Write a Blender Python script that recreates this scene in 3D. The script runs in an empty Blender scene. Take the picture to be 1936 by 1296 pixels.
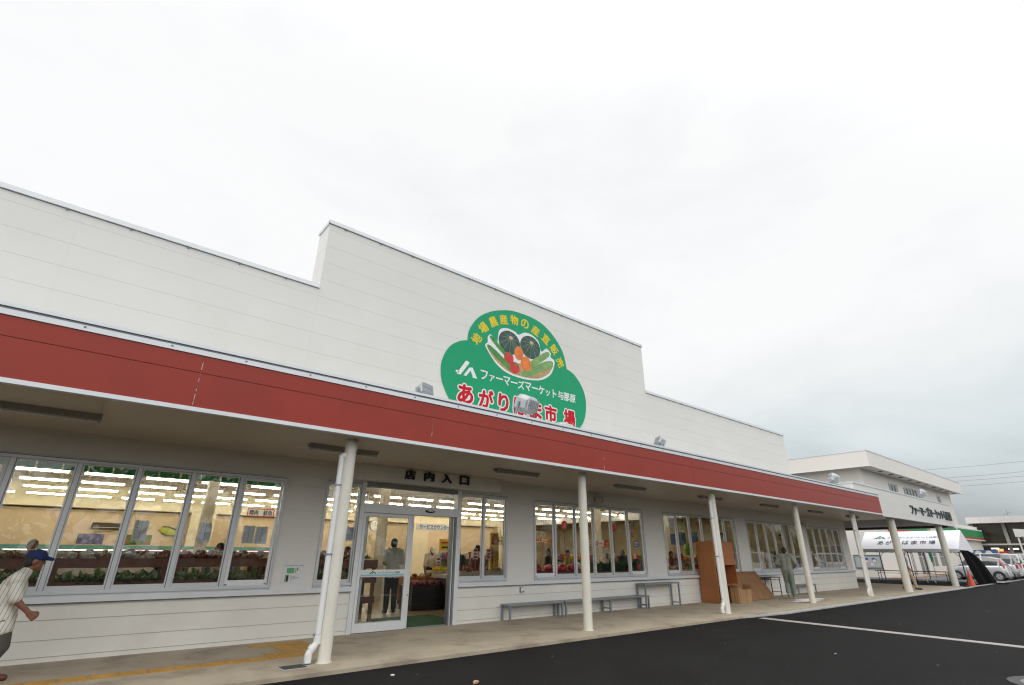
import bpy, bmesh, math, random
from mathutils import Vector, Matrix
random.seed(7)
PI = math.pi
scene = bpy.context.scene
COL = scene.collection
R = math.radians

# ------------------------------------------------------------------ camera
cd = bpy.data.cameras.new('camera'); cam = bpy.data.objects.new('camera', cd); COL.objects.link(cam)
cd.sensor_fit = 'HORIZONTAL'; cd.sensor_width = 36.0; cd.lens = 36.0 * 959.5 / 1936.0
cd.clip_start = 0.05; cd.clip_end = 2000
yaw, pitch, roll = 0.6922, 0.3951, 0.0073
f = Vector((math.sin(yaw)*math.cos(pitch), math.cos(yaw)*math.cos(pitch), math.sin(pitch)))
r0 = Vector((math.cos(yaw), -math.sin(yaw), 0)); u0 = r0.cross(f)
r = r0*math.cos(roll) + u0*math.sin(roll); u = -r0*math.sin(roll) + u0*math.cos(roll)
mw = Matrix((r, u, -f)).transposed().to_4x4(); mw.translation = Vector((0, -10.411, 1.42))
cam.matrix_world = mw
scene.camera = cam

# ------------------------------------------------------------------ world: overcast sky
w = bpy.data.worlds.new('World'); scene.world = w; w.use_nodes = True
nt = w.node_tree; N = nt.nodes; L = nt.links; N.clear()
def wn(t, **k):
    n = N.new(t)
    for a, b in k.items(): setattr(n, a, b)
    return n
SUN_EL, SUN_AZ = R(46), R(-62)          # azimuth from +Y towards +X
sky = wn('ShaderNodeTexSky', sky_type='NISHITA', sun_disc=False)
sky.sun_elevation = SUN_EL; sky.sun_rotation = SUN_AZ
bg1 = wn('ShaderNodeBackground'); bg1.inputs['Strength'].default_value = 0.09
L.new(sky.outputs[0], bg1.inputs[0])
tc = wn('ShaderNodeTexCoord'); sep = wn('ShaderNodeSeparateXYZ'); L.new(tc.outputs['Generated'], sep.inputs[0])
def math_(op, a, b=None, clamp=False):
    n = wn('ShaderNodeMath', operation=op); n.use_clamp = clamp
    for i, v in enumerate((a, b)):
        if v is None: continue
        if isinstance(v, (int, float)): n.inputs[i].default_value = v
        else: L.new(v, n.inputs[i])
    return n.outputs[0]
def mapr(v, a, b, c, d, smooth=True):
    n = wn('ShaderNodeMapRange'); n.interpolation_type = 'SMOOTHSTEP' if smooth else 'LINEAR'
    L.new(v, n.inputs[0])
    for i, x in enumerate((a, b, c, d)): n.inputs[i+1].default_value = x
    return n.outputs[0]
# stretch directions so that cloud cells flatten towards the horizon
mp = wn('ShaderNodeMapping'); mp.inputs['Scale'].default_value = (1, 1, 2.2); L.new(tc.outputs['Generated'], mp.inputs[0])
n1 = wn('ShaderNodeTexNoise'); n1.inputs['Scale'].default_value = 2.3; n1.inputs['Detail'].default_value = 7; n1.inputs['Roughness'].default_value = 0.6
n1.inputs['Distortion'].default_value = 0.35
L.new(mp.outputs[0], n1.inputs['Vector'])
# thin towards the sun side: elevation + a little towards -X / zenith
e = math_('ADD', sep.outputs[2], math_('MULTIPLY', sep.outputs[0], -0.24))
base = mapr(e, -0.25, 0.19, 0.0, 1.0)
n1c = math_('SUBTRACT', n1.outputs['Fac'], 0.5)
amp = mapr(base, 0.0, 1.0, 1.05, 0.72, False)
fac = math_('ADD', math_('MULTIPLY', base, 0.98), math_('MULTIPLY', n1c, amp), clamp=True)
ramp = wn('ShaderNodeValToRGB'); L.new(fac, ramp.inputs[0])
cr = ramp.color_ramp
cr.elements[0].position = 0.0; cr.elements[0].color = (0.40, 0.44, 0.455, 1)
cr.elements[1].position = 1.0; cr.elements[1].color = (1.02, 1.02, 1.02, 1)
for p, c in ((0.25, (0.56, 0.605, 0.62, 1)), (0.5, (0.72, 0.785, 0.80, 1)), (0.75, (0.90, 0.925, 0.93, 1))):
    q = cr.elements.new(p); q.color = c
# brighter cloud overhead and behind the camera, where the sun stands
gv = math_('ADD', math_('MULTIPLY', sep.outputs[2], 0.8), math_('ADD', math_('MULTIPLY', sep.outputs[1], -0.6), math_('MULTIPLY', sep.outputs[0], -0.25)))
gain = mapr(gv, 0.12, 0.95, 1.0, 1.9)
bg2 = wn('ShaderNodeBackground'); L.new(ramp.outputs[0], bg2.inputs[0]); L.new(gain, bg2.inputs[1])
mixs = wn('ShaderNodeMixShader'); mixs.inputs[0].default_value = 0.94
L.new(bg1.outputs[0], mixs.inputs[1]); L.new(bg2.outputs[0], mixs.inputs[2])
out = wn('ShaderNodeOutputWorld'); L.new(mixs.outputs[0], out.inputs[0])

# ------------------------------------------------------------------ sun (soft, behind cloud)
sl = bpy.data.lights.new('sun', 'SUN'); sl.energy = 0.7; sl.angle = R(30); sl.color = (1.0, 0.965, 0.92)
so = bpy.data.objects.new('sun', sl); COL.objects.link(so)
sd = Vector((math.sin(SUN_AZ)*math.cos(SUN_EL), math.cos(SUN_AZ)*math.cos(SUN_EL)*0.3 - 0.12, math.sin(SUN_EL)))
so.rotation_euler = sd.to_track_quat('Z', 'Y').to_euler()

# ------------------------------------------------------------------ exposure
vs = scene.view_settings
vs.view_transform = 'Standard'; vs.look = 'None'; vs.gamma = 1.0; vs.use_curve_mapping = False; vs.exposure = 0.0
scene.cycles.use_denoising = True; scene.cycles.filter_width = 1.2
scene.cycles.max_bounces = 10; scene.cycles.diffuse_bounces = 5; scene.cycles.transparent_max_bounces = 16
scene.cycles.caustics_reflective = False; scene.cycles.caustics_refractive = False
scene.cycles.sample_clamp_indirect = 6.0

# ------------------------------------------------------------------ materials
M = {}
def mat(name, col, rough=0.55, metal=0.0, var=0.06, scale=3.0, bump=0.0, bscale=60.0, spec=0.5, dirt=None, coat=0.0, rvar=0.08):
    if name in M: return M[name]
    m = bpy.data.materials.new(name); m.use_nodes = True
    t = m.node_tree; b = t.nodes['Principled BSDF']
    b.inputs['Roughness'].default_value = rough; b.inputs['Metallic'].default_value = metal
    b.inputs['Specular IOR Level'].default_value = spec; b.inputs['Coat Weight'].default_value = coat
    tcn = t.nodes.new('ShaderNodeTexCoord')
    nz = t.nodes.new('ShaderNodeTexNoise'); nz.inputs['Scale'].default_value = scale; nz.inputs['Detail'].default_value = 5
    t.links.new(tcn.outputs['Object'], nz.inputs['Vector'])
    rp = t.nodes.new('ShaderNodeValToRGB')
    rp.color_ramp.elements[0].position = 0.3; rp.color_ramp.elements[1].position = 0.7
    lo = [max(0, c*(1-var)) for c in col]; hi = [min(1, c*(1+var)) for c in col]
    rp.color_ramp.elements[0].color = (*lo, 1); rp.color_ramp.elements[1].color = (*hi, 1)
    t.links.new(nz.outputs['Fac'], rp.inputs[0])
    last = rp.outputs[0]
    if dirt:                                    # (colour, amount, scale): blotchy stains with their own shape
        n2 = t.nodes.new('ShaderNodeTexNoise'); n2.inputs['Scale'].default_value = dirt[2]; n2.inputs['Detail'].default_value = 8; n2.inputs['Roughness'].default_value = 0.65
        t.links.new(tcn.outputs['Object'], n2.inputs['Vector'])
        r2 = t.nodes.new('ShaderNodeMapRange'); r2.inputs[1].default_value = 0.5; r2.inputs[2].default_value = 0.72; r2.inputs[4].default_value = dirt[1]
        t.links.new(n2.outputs['Fac'], r2.inputs[0])
        mx = t.nodes.new('ShaderNodeMix'); mx.data_type = 'RGBA'; mx.inputs[7].default_value = (*dirt[0], 1)
        t.links.new(r2.outputs[0], mx.inputs[0]); t.links.new(last, mx.inputs[6]); last = mx.outputs[2]
    t.links.new(last, b.inputs['Base Color'])
    rr = t.nodes.new('ShaderNodeMapRange'); rr.inputs[3].default_value = max(0, rough-rvar); rr.inputs[4].default_value = min(1, rough+rvar)
    t.links.new(nz.outputs['Fac'], rr.inputs[0]); t.links.new(rr.outputs[0], b.inputs['Roughness'])
    if bump > 0:
        n3 = t.nodes.new('ShaderNodeTexNoise'); n3.inputs['Scale'].default_value = bscale; n3.inputs['Detail'].default_value = 4
        t.links.new(tcn.outputs['Object'], n3.inputs['Vector'])
        bp = t.nodes.new('ShaderNodeBump'); bp.inputs['Strength'].default_value = bump; bp.inputs['Distance'].default_value = 0.02
        t.links.new(n3.outputs['Fac'], bp.inputs['Height']); t.links.new(bp.outputs[0], b.inputs['Normal'])
    M[name] = m; return m
def emit(name, col, s):
    if name in M: return M[name]
    m = bpy.data.materials.new(name); m.use_nodes = True; t = m.node_tree
    b = t.nodes['Principled BSDF']; b.inputs['Base Color'].default_value = (*col, 1)
    b.inputs['Emission Color'].default_value = (*col, 1); b.inputs['Emission Strength'].default_value = s
    M[name] = m; return m
def glassmat(name, tint=(0.93, 0.95, 0.94), ior=1.5):
    m = bpy.data.materials.new(name); m.use_nodes = True; t = m.node_tree; t.nodes.clear()
    tr = t.nodes.new('ShaderNodeBsdfTransparent'); tr.inputs[0].default_value = (*tint, 1)
    gl = t.nodes.new('ShaderNodeBsdfGlossy'); gl.inputs['Roughness'].default_value = 0.0
    fr = t.nodes.new('ShaderNodeFresnel'); fr.inputs[0].default_value = ior
    k = t.nodes.new('ShaderNodeMath'); k.operation = 'MULTIPLY'; k.inputs[1].default_value = 1.85; k.use_clamp = True
    t.links.new(fr.outputs[0], k.inputs[0])
    mx = t.nodes.new('ShaderNodeMixShader'); o = t.nodes.new('ShaderNodeOutputMaterial')
    t.links.new(k.outputs[0], mx.inputs[0]); t.links.new(tr.outputs[0], mx.inputs[1]); t.links.new(gl.outputs[0], mx.inputs[2])
    t.links.new(mx.outputs[0], o.inputs[0]); M[name] = m; return m
GLASS = glassmat('window_glass')
SIDING = mat('cream_siding', (0.69, 0.68, 0.645), 0.5, var=0.03, scale=0.6, bump=0.05, bscale=220, dirt=((0.60, 0.58, 0.53), 0.25, 0.5))
SIDBACK = mat('siding_joint', (0.62, 0.61, 0.575), 0.8)
LOWSID = mat('lower_siding', (0.75, 0.735, 0.685), 0.5, var=0.03, scale=0.8, bump=0.06, bscale=150, dirt=((0.58, 0.54, 0.46), 0.3, 1.2))
JOINT = mat('brown_joint', (0.46, 0.40, 0.30), 0.8)
SOFFIT = mat('soffit_panel', (0.56, 0.51, 0.42), 0.36, var=0.015, scale=0.9, spec=0.5, rvar=0.0)
RED = mat('red_panel', (0.30, 0.034, 0.020), 0.34, var=0.07, scale=1.3, spec=0.27, bump=0.03, bscale=90)
REDJ = mat('red_joint', (0.10, 0.015, 0.012), 0.6)
ALU = mat('aluminium', (0.60, 0.62, 0.64), 0.38, 0.35, var=0.04)
ALUW = mat('white_aluminium', (0.72, 0.74, 0.75), 0.4, 0.1, var=0.04)
ALUD = mat('dark_aluminium', (0.20, 0.215, 0.23), 0.45, 0.3)
GASKET = mat('gasket', (0.03, 0.03, 0.032), 0.6)
TRIM = mat('pale_trim', (0.68, 0.71, 0.73), 0.4, 0.15, var=0.04)
COLUMN = mat('cream_column_paint', (0.70, 0.675, 0.59), 0.38, var=0.03, scale=2.0, dirt=((0.5, 0.46, 0.37), 0.25, 1.6))
PVC = mat('white_pvc', (0.76, 0.77, 0.76), 0.35, var=0.03)
STEEL = mat('grey_steel', (0.26, 0.29, 0.32), 0.42, 0.4, var=0.07)
BLACK = mat('black_paint', (0.014, 0.014, 0.016), 0.45)
ASPHALT = mat('asphalt', (0.0075, 0.0075, 0.0075), 0.8, var=0.4, scale=2.2, bump=0.9, bscale=95, dirt=((0.014, 0.0143, 0.0145), 0.8, 0.35), spec=0.16)
CONC = mat('walk_concrete', (0.40, 0.34, 0.255), 0.75, var=0.10, scale=1.6, bump=0.25, bscale=70, dirt=((0.20, 0.155, 0.105), 0.8, 1.3))
KERB = mat('kerb_concrete', (0.42, 0.42, 0.41), 0.8, var=0.12, scale=5, bump=0.3, dirt=((0.2, 0.19, 0.17), 0.6, 2))
PAVE = mat('grey_paving', (0.17, 0.17, 0.17), 0.8, var=0.15, scale=1.5)
LINE = mat('road_paint', (0.36, 0.335, 0.31), 0.7, var=0.12, scale=9, dirt=((0.12, 0.12, 0.12), 0.7, 14))
TACT = mat('yellow_tactile', (0.46, 0.26, 0.058), 0.7, var=0.14, scale=4, bump=0.5, bscale=40, dirt=((0.35, 0.25, 0.12), 0.6, 3))
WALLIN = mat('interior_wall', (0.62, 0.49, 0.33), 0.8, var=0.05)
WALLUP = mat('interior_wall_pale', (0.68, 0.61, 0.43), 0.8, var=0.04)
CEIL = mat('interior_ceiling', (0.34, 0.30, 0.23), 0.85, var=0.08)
FLOORIN = mat('shop_floor', (0.30, 0.23, 0.13), 0.35, var=0.08)
WOODR = mat('red_brown_wood', (0.16, 0.055, 0.028), 0.5, var=0.25, scale=6)
WOODO = mat('orange_plywood', (0.37, 0.135, 0.042), 0.42, var=0.10, scale=2.5, bump=0.05)
WOODB = mat('brown_plywood', (0.255, 0.125, 0.05), 0.55, var=0.22, scale=3.0, dirt=((0.16, 0.07, 0.028), 0.7, 2.5))
CARD = mat('cardboard', (0.36, 0.21, 0.095), 0.8, var=0.10)
WHITE = mat('white_paint', (0.80, 0.80, 0.78), 0.5)
PAPER = mat('paper', (0.66, 0.68, 0.69), 0.8, var=0.05)
GREEN = mat('sign_green', (0.011, 0.315, 0.145), 0.5, var=0.04, spec=0.2)
SKIN = mat('skin', (0.36, 0.18, 0.11), 0.55, var=0.08, scale=14)
SKIND = mat('tanned_skin', (0.20, 0.085, 0.05), 0.5, var=0.12, scale=14)
HAIR = mat('black_hair', (0.012, 0.010, 0.009), 0.5, var=0.3, scale=60, bump=0.5, bscale=90)

# ------------------------------------------------------------------ mesh helpers
class MB:
    """collects shapes and links them as ONE mesh object"""
    def __init__(s): s.v = []; s.f = []; s.m = []; s.sm = []
    def add(s, vs, fs, mi=0, smooth=False):
        o = len(s.v); s.v += [tuple(q) for q in vs]
        for q in fs: s.f.append([o+i for i in q]); s.m.append(mi); s.sm.append(smooth)
        return s
    def box(s, a, b, mi=0, mtx=None):
        x0, y0, z0 = a; x1, y1, z1 = b
        x0, x1 = min(x0, x1), max(x0, x1); y0, y1 = min(y0, y1), max(y0, y1); z0, z1 = min(z0, z1), max(z0, z1)
        vs = [Vector(q) for q in ((x0,y0,z0),(x1,y0,z0),(x1,y1,z0),(x0,y1,z0),(x0,y0,z1),(x1,y0,z1),(x1,y1,z1),(x0,y1,z1))]
        if mtx is not None: vs = [mtx @ q for q in vs]
        return s.add(vs, [(0,3,2,1),(4,5,6,7),(0,1,5,4),(1,2,6,5),(2,3,7,6),(3,0,4,7)], mi)
    def bar(s, p, q, w, h=None, mi=0, up=(0,0,1)):
        p, q = Vector(p), Vector(q); h = h or w; d = (q-p)
        ln = d.length; d.normalize(); up = Vector(up)
        if abs(d.dot(up)) > 0.99: up = Vector((0, 1, 0))
        x = d.cross(up).normalized(); y = x.cross(d)
        m = Matrix((x, d, y)).transposed().to_4x4(); m.translation = p
        return s.box((-w/2, 0, -h/2), (w/2, ln, h/2), mi, m)
    def tube(s, pts, rad, n=12, mi=0, cap=True, smooth=True):
        pts = [Vector(q) for q in pts]; rs = rad if isinstance(rad, (list, tuple)) else [rad]*len(pts)
        rings = []; ref = None
        for i, q in enumerate(pts):
            if i == 0: d = pts[1]-q
            elif i == len(pts)-1: d = q-pts[i-1]
            else: d = (pts[i+1]-q).normalized() + (q-pts[i-1]).normalized()
            d.normalize()
            if ref is None: ref = Vector((1,0,0)) if abs(d.x) < 0.9 else Vector((0,1,0))
            x = (ref - d*ref.dot(d)).normalized(); y = d.cross(x); ref = x
            rings.append([q + (x*math.cos(2*PI*k/n) + y*math.sin(2*PI*k/n))*rs[i] for k in range(n)])
        vs = [q for g in rings for q in g]; fs = []
        for i in range(len(rings)-1):
            for k in range(n): fs.append((i*n+k, i*n+(k+1) % n, (i+1)*n+(k+1) % n, (i+1)*n+k))
        s.add(vs, fs, mi, smooth)
        if cap: s.add(rings[0], [tuple(reversed(range(n)))], mi); s.add(rings[-1], [tuple(range(n))], mi)
        return s
    def ell(s, c, rad, n=14, mm=9, mi=0, mtx=None, jitter=0.0):
        c = Vector(c); vs = []; fs = []
        for i in range(mm+1):
            th = PI*i/mm
            for k in range(n):
                ph = 2*PI*k/n; j = 1+random.uniform(-jitter, jitter)
                q = Vector((rad[0]*math.sin(th)*math.cos(ph)*j, rad[1]*math.sin(th)*math.sin(ph)*j, rad[2]*math.cos(th)*j))
                if mtx is not None: q = mtx @ q
                vs.append(c+q)
        for i in range(mm):
            for k in range(n): fs.append((i*n+k, (i+1)*n+k, (i+1)*n+(k+1) % n, i*n+(k+1) % n))
        return s.add(vs, fs, mi, True)
    def prism(s, poly, fn, d0, d1, mi=0):
        """poly: 2-D outline (ccw), fn(u,v,d)->point; extruded from depth d0 to d1"""
        n = len(poly)
        vs = [fn(a, b, d0) for a, b in poly] + [fn(a, b, d1) for a, b in poly]
        fs = [tuple(reversed(range(n))), tuple(range(n, 2*n))] + [(i, (i+1) % n, n+(i+1) % n, n+i) for i in range(n)]
        return s.add(vs, fs, mi)
    def loft(s, rings, mi=0, cap=True, smooth=True, closed=True):
        n = len(rings[0]); vs = [q for g in rings for q in g]; fs = []
        for i in range(len(rings)-1):
            for k in range(n if closed else n-1): fs.append((i*n+k, i*n+(k+1) % n, (i+1)*n+(k+1) % n, (i+1)*n+k))
        s.add(vs, fs, mi, smooth)
        if cap: s.add(rings[0], [tuple(reversed(range(n)))], mi); s.add(rings[-1], [tuple(range(n))], mi)
        return s
    def build(s, name, mats, parent=None, fix=True, bevel=0.0):
        me = bpy.data.meshes.new(name); me.from_pydata(s.v, [], s.f)
        if not isinstance(mats, (list, tuple)): mats = [mats]
        for q in mats: me.materials.append(q)
        for p, mi, sm in zip(me.polygons, s.m, s.sm): p.material_index = mi; p.use_smooth = sm
        if fix:
            bm = bmesh.new(); bm.from_mesh(me); bmesh.ops.recalc_face_normals(bm, faces=bm.faces); bm.to_mesh(me); bm.free()
        o = bpy.data.objects.new(name, me); COL.objects.link(o)
        if parent is not None: o.parent = parent
        if bevel > 0:
            b = o.modifiers.new('bevel', 'BEVEL'); b.width = bevel; b.segments = 2; b.limit_method = 'ANGLE'
        return o
def tag(o, label=None, cat=None, group=None, kind=None):
    if label: o['label'] = label
    if cat: o['category'] = cat
    if group: o['group'] = group
    if kind: o['kind'] = kind
    return o
def thing(name, label, cat, loc=(0,0,0), rz=0.0, group=None):
    o = bpy.data.objects.new(name, None); COL.objects.link(o); o.location = loc; o.rotation_euler = (0, 0, rz)
    o.empty_display_size = 0.2
    return tag(o, label, cat, group)
def copy_tree(o, parent=None, loc=None, rz=None):
    c = o.copy(); COL.objects.link(c)
    if parent is not None: c.parent = parent
    if loc is not None: c.location = loc
    if rz is not None: c.rotation_euler = (0, 0, rz)
    for ch in [q for q in o.children]: copy_tree(ch, c)
    return c
def struct(o): o['kind'] = 'structure'; return o
def text_mesh(body, bold=0.0, extrude=0.0):
    c = bpy.data.curves.new('lettering', 'FONT'); c.body = body; c.offset = bold; c.extrude = extrude; c.size = 1.0; c.resolution_u = 3
    o = bpy.data.objects.new('lettering', c); COL.objects.link(o)
    dg = bpy.context.evaluated_depsgraph_get()
    me = bpy.data.meshes.new_from_object(o.evaluated_get(dg))
    bpy.data.objects.remove(o); bpy.data.curves.remove(c)
    return me
def lettering(items, name, m, parent, depth=0.0, each=None):
    """items: (text, origin, ux, uz, w, h, bold, rot): every text is fitted into the w x h frame at origin.
    bold = stroke growth as a share of the height, made from shifted copies; each = name for one part per text"""
    mb = MB(); res = []
    for body, org, ux, uz, w_, h_, bold, rot in items:
        if each: mb = MB()
        me = text_mesh(body, 0.0)
        vs = [v.co.copy() for v in me.vertices]
        if not vs: continue
        x0 = min(v.x for v in vs); x1 = max(v.x for v in vs); y0 = min(v.y for v in vs); y1 = max(v.y for v in vs)
        ux, uz, org = Vector(ux), Vector(uz), Vector(org); nrm = ux.cross(uz).normalized()
        ca, sa = math.cos(rot), math.sin(rot)
        fs = [tuple(p.vertices) for p in me.polygons]; cnt = {}
        for q in fs:
            for i in range(len(q)): k = tuple(sorted((q[i], q[(i+1) % len(q)]))); cnt[k] = cnt.get(k, 0)+1
        br = bold*h_; nc = 0 if bold == 0 else (6 if bold < .05 else 12)
        offs = [(0, 0)]+[(br*math.cos(2*PI*k/nc), br*math.sin(2*PI*k/nc)) for k in range(nc)]
        for ci, (ox, oz) in enumerate(offs):
            pts = []
            for v in vs:
                a = ((v.x-x0)/max(1e-6, x1-x0)-0.5)*w_; b = ((v.y-y0)/max(1e-6, y1-y0)-0.5)*h_
                a, b = a*ca-b*sa, a*sa+b*ca
                pts.append(org + ux*(a+w_/2*(rot == 0)+ox) + uz*(b+h_/2*(rot == 0)+oz) + nrm*(.00012*ci))
            n = len(pts)
            mb.add([p+nrm*depth for p in pts] if depth else pts, fs)
            if depth:
                off = len(mb.v); mb.v += [tuple(p) for p in pts]
                for q in fs:
                    for i in range(len(q)):
                        a, b = q[i], q[(i+1) % len(q)]
                        if cnt[tuple(sorted((a, b)))] == 1: mb.f.append([off+a, off+b, off-n+b, off-n+a]); mb.m.append(0); mb.sm.append(False)
        bpy.data.meshes.remove(me)
        if each: res.append(mb.build(each, m, parent, fix=False))
    return res if each else mb.build(name, m, parent, fix=False)
XF, ZF = (1, 0, 0), (0, 0, 1)           # frame of anything facing -Y
# ================================================================== SETTING
GZ = -0.05                                # asphalt level; walkway top is 0
mb = MB(); mb.box((-400, -400, GZ-0.5), (600, 600, GZ)); struct(mb.build('asphalt_lot', ASPHALT))
mb = MB(); mb.box((-15, -2.93, GZ-0.2), (31.03, 0.0, 0.0)); mb.box((31.03, -2.93, GZ-0.2), (37.2, 14, 0.0))
struct(mb.build('walkway', CONC))
mb = MB()
ks = [13.9+2.0*i for i in range(13)]
for a, b in zip(ks[:-1], ks[1:]): mb.prism([(a+0.004, -3.18 if a > 14 else -2.96), (b-0.004, -3.18), (b-0.004, -2.932), (a+0.004, -2.932)], lambda x, y, d: (x, y, d), GZ-0.1, -0.02)
struct(mb.build('kerb_strip', KERB))
# white bay line running out from the walkway
mb = MB(); mb.prism([(14.20, -3.2), (13.39, -9.6), (13.66, -9.6), (14.50, -3.2)], lambda x, y, d: (x, y, d), GZ+0.001, GZ+0.006)
struct(mb.build('road_marking', LINE))
# paved parking area in front of the far building
mb = MB(); mb.box((45.45, -2.95, GZ), (90, 4.0, GZ+0.02)); struct(mb.build('parking_pavement', PAVE))
mb = MB(); mb.box((45.3, -1.2, GZ), (45.45, 12, 0.07)); mb.box((37.3, -3.05, GZ), (70, -2.96, GZ+0.03)); struct(mb.build('kerb', KERB))
mb = MB(); mb.box((45.46, 2.4, GZ+0.02), (80, 3.2, GZ+0.09), 0); struct(mb.build('pavement', mat('brown_kerb', (0.42, 0.27, 0.17), 0.8)))
# tactile paving (yellow guide tiles with raised bars)
mb = MB()
def tiles(x0, x1, y0, y1, nx, ny, dots=False):
    dx, dy = (x1-x0)/nx, (y1-y0)/ny
    for i in range(nx):
        for j in range(ny):
            a, b = x0+i*dx+0.004, y0+j*dy+0.004; c, d = a+dx-0.008, b+dy-0.008
            mb.box((a, b, -0.005), (c, d, 0.004))
            if dots:
                for p in range(4):
                    for q in range(4):
                        cx, cy = a+(p+.5)*(c-a)/4, b+(q+.5)*(d-b)/4
                        mb.box((cx-.014, cy-.014, .004), (cx+.014, cy+.014, .008))
            else:
                for q in range(4):
                    cy = b+(q+.5)*(d-b)/4; mb.box((a+.02, cy-.012, .004), (c-.02, cy+.012, .008))
tiles(-6.2, 2.8, -1.72, -1.42, 30, 1); tiles(2.8, 3.4, -1.72, -1.12, 2, 2, True)
tiles(3.1, 3.4, -1.12, -0.52, 1, 2); tiles(2.8, 3.7, -0.52, -0.22, 3, 1); tiles(3.4, 3.7, -1.12, -0.52, 1, 2, True)
struct(mb.build('tactile_paving', TACT))

# ================================================================== MARKET BUILDING
B = thing('market_building', 'long cream farmers market hall with stepped roofline, red canopy fascia and lit shop windows', 'building', (0, 0, 0))
def courses(mb, x0, x1, z0, z1, pitch, zref, y=0.0, gap=0.0028):
    """boards between y and y+.03 with a real gap at every joint, on a backing"""
    k = math.ceil((z0-zref)/pitch-1e-6); zs = [z0]
    while zref+k*pitch < z1-1e-6:
        if zref+k*pitch > z0+0.02: zs.append(zref+k*pitch)
        k += 1
    zs.append(z1)
    for a, b in zip(zs[:-1], zs[1:]): mb.box((x0, y, a+gap/2), (x1, y+0.03, b-gap/2), 0)
    mb.box((x0+0.001, y+0.012, z0+0.002), (x1-0.001, y+0.15, z1-0.002), 1)
XL = -9.0
# upper wall: left part, raised middle part, right part (vertical joints every 3.64 m)
mb = MB()
def upper(x0, x1, z0, z1):
    xs = [x0]; x = x0
    while x1-x > 5.0: x += 3.95; xs.append(x)
    xs.append(x1)
    for a, b in zip(xs[:-1], xs[1:]): courses(mb, a+0.0004, b-0.0004, z0, z1, 0.4375, 7.10)
upper(XL, 3.05, 3.3, 6.90); upper(3.05, 14.88, 3.3, 8.63); upper(14.88, 25.78, 3.3, 6.86)
# raised part has depth: its two returns and a back
for x in (3.05, 14.85):
    zs = [6.7]+[7.10+.4375*k for k in range(4)]+[8.63]
    for a, b in zip(zs[:-1], zs[1:]): mb.box((x, 0.031, a+.0035), (x+0.03, 0.66, b-.0035), 0)
    mb.box((x+0.002, 0.151, 6.6), (x+0.028, 0.655, 8.62), 1)
mb.box((3.08, 0.64, 6.6), (14.85, 0.66, 8.62), 0)
mb.build('upper_wall', [SIDING, SIDBACK], B)
# ground-floor wall with openings
OPEN = [(-1.57, 3.07, .84, 2.72), (3.86, 8.5, .84, 2.75), (9.42, 14.06, .84, 2.73), (15.13, 19.77, .84, 2.73), (20.68, 25.33, .84, 2.72), (26.22, 30.1, .84, 2.70)]
mb = MB(); x = XL
for a, b, z0, z1 in OPEN:
    courses(mb, x, a, 0.80, 3.32, 0.45, 1.256); courses(mb, a, b, z1, 3.32, 0.45, 1.256); x = b
courses(mb, x, 31.03, 0.80, 3.32, 0.45, 1.256)
mb.build('wall', [SIDING, SIDBACK], B)
mb = MB()
for a, b in ((XL, 4.59), (7.08, 31.03)):
    for z0, z1 in ((0.06, .268), (.268, .518), (.518, .74)): mb.box((a, -0.012, z0+.004), (b, 0.03, z1-.004), 0)
    mb.box((a+.001, 0.0, 0.0), (b-.001, 0.15, .80), 1)
    mb.box((a, -0.02, -0.02), (b, 0.0, 0.056), 0)
mb.build('lower_wall', [LOWSID, JOINT], B)
mb = MB()
for a, b in ((XL, 4.585), (7.085, 31.05)):
    mb.box((a, -0.075, .735), (b, 0.0, .80), 0); mb.box((a, -0.06, .80), (b, 0.0, .815), 0); mb.box((a, -0.07, .726), (b, -0.013, .735), 1)
mb.build('sill_band', [TRIM, GASKET], B)
# end wall (+X), roof caps
mb = MB(); mb.box((30.88, 0.15, 0), (31.03, 22, 3.32)); mb.box((25.63, 0.15, 3.32), (25.78, 22, 6.84)); mb.box((XL, 0.15, 0), (XL+.15, 22, 6.85)); mb.box((XL, 22, 0), (31.03, 22.15, 6.85))
mb.build('end_wall', SIDING, B)
mb = MB(); mb.box((XL, 0.3, 6.55), (25.63, 22, 6.65)); mb.box((25.78, 0.16, 3.5), (31.0, 22, 3.6)); mb.build('roof', mat('roof_sheet', (0.45, 0.47, 0.48), 0.5), B)
mb = MB()
def cap(x0, x1, z, y0=-0.035, y1=0.2):
    mb.box((x0, y0, z), (x1, y1, z+.035), 0); mb.box((x0, y0, z-.055), (x1, -0.002, z), 0); mb.box((x0, -0.004, z-.066), (x1, 0.0, z-.055), 1)  # dark strip below the lip paints in the cap's shadow line
    n = int((x1-x0)/0.91)
    for i in range(n): mb.box((x0+.4+i*.91, -0.03, z-.085), (x0+.43+i*.91, 0.0, z-.058), 1)
cap(XL, 3.05, 6.90); cap(3.02, 14.91, 8.63, y1=0.69); cap(14.88, 25.81, 6.86)
for x in (3.02, 14.88): mb.box((x, -0.03, 8.575), (x+.033, 0.69, 8.63), 0)
mb.build('roof_cap', [TRIM, ALUD], B)
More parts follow.
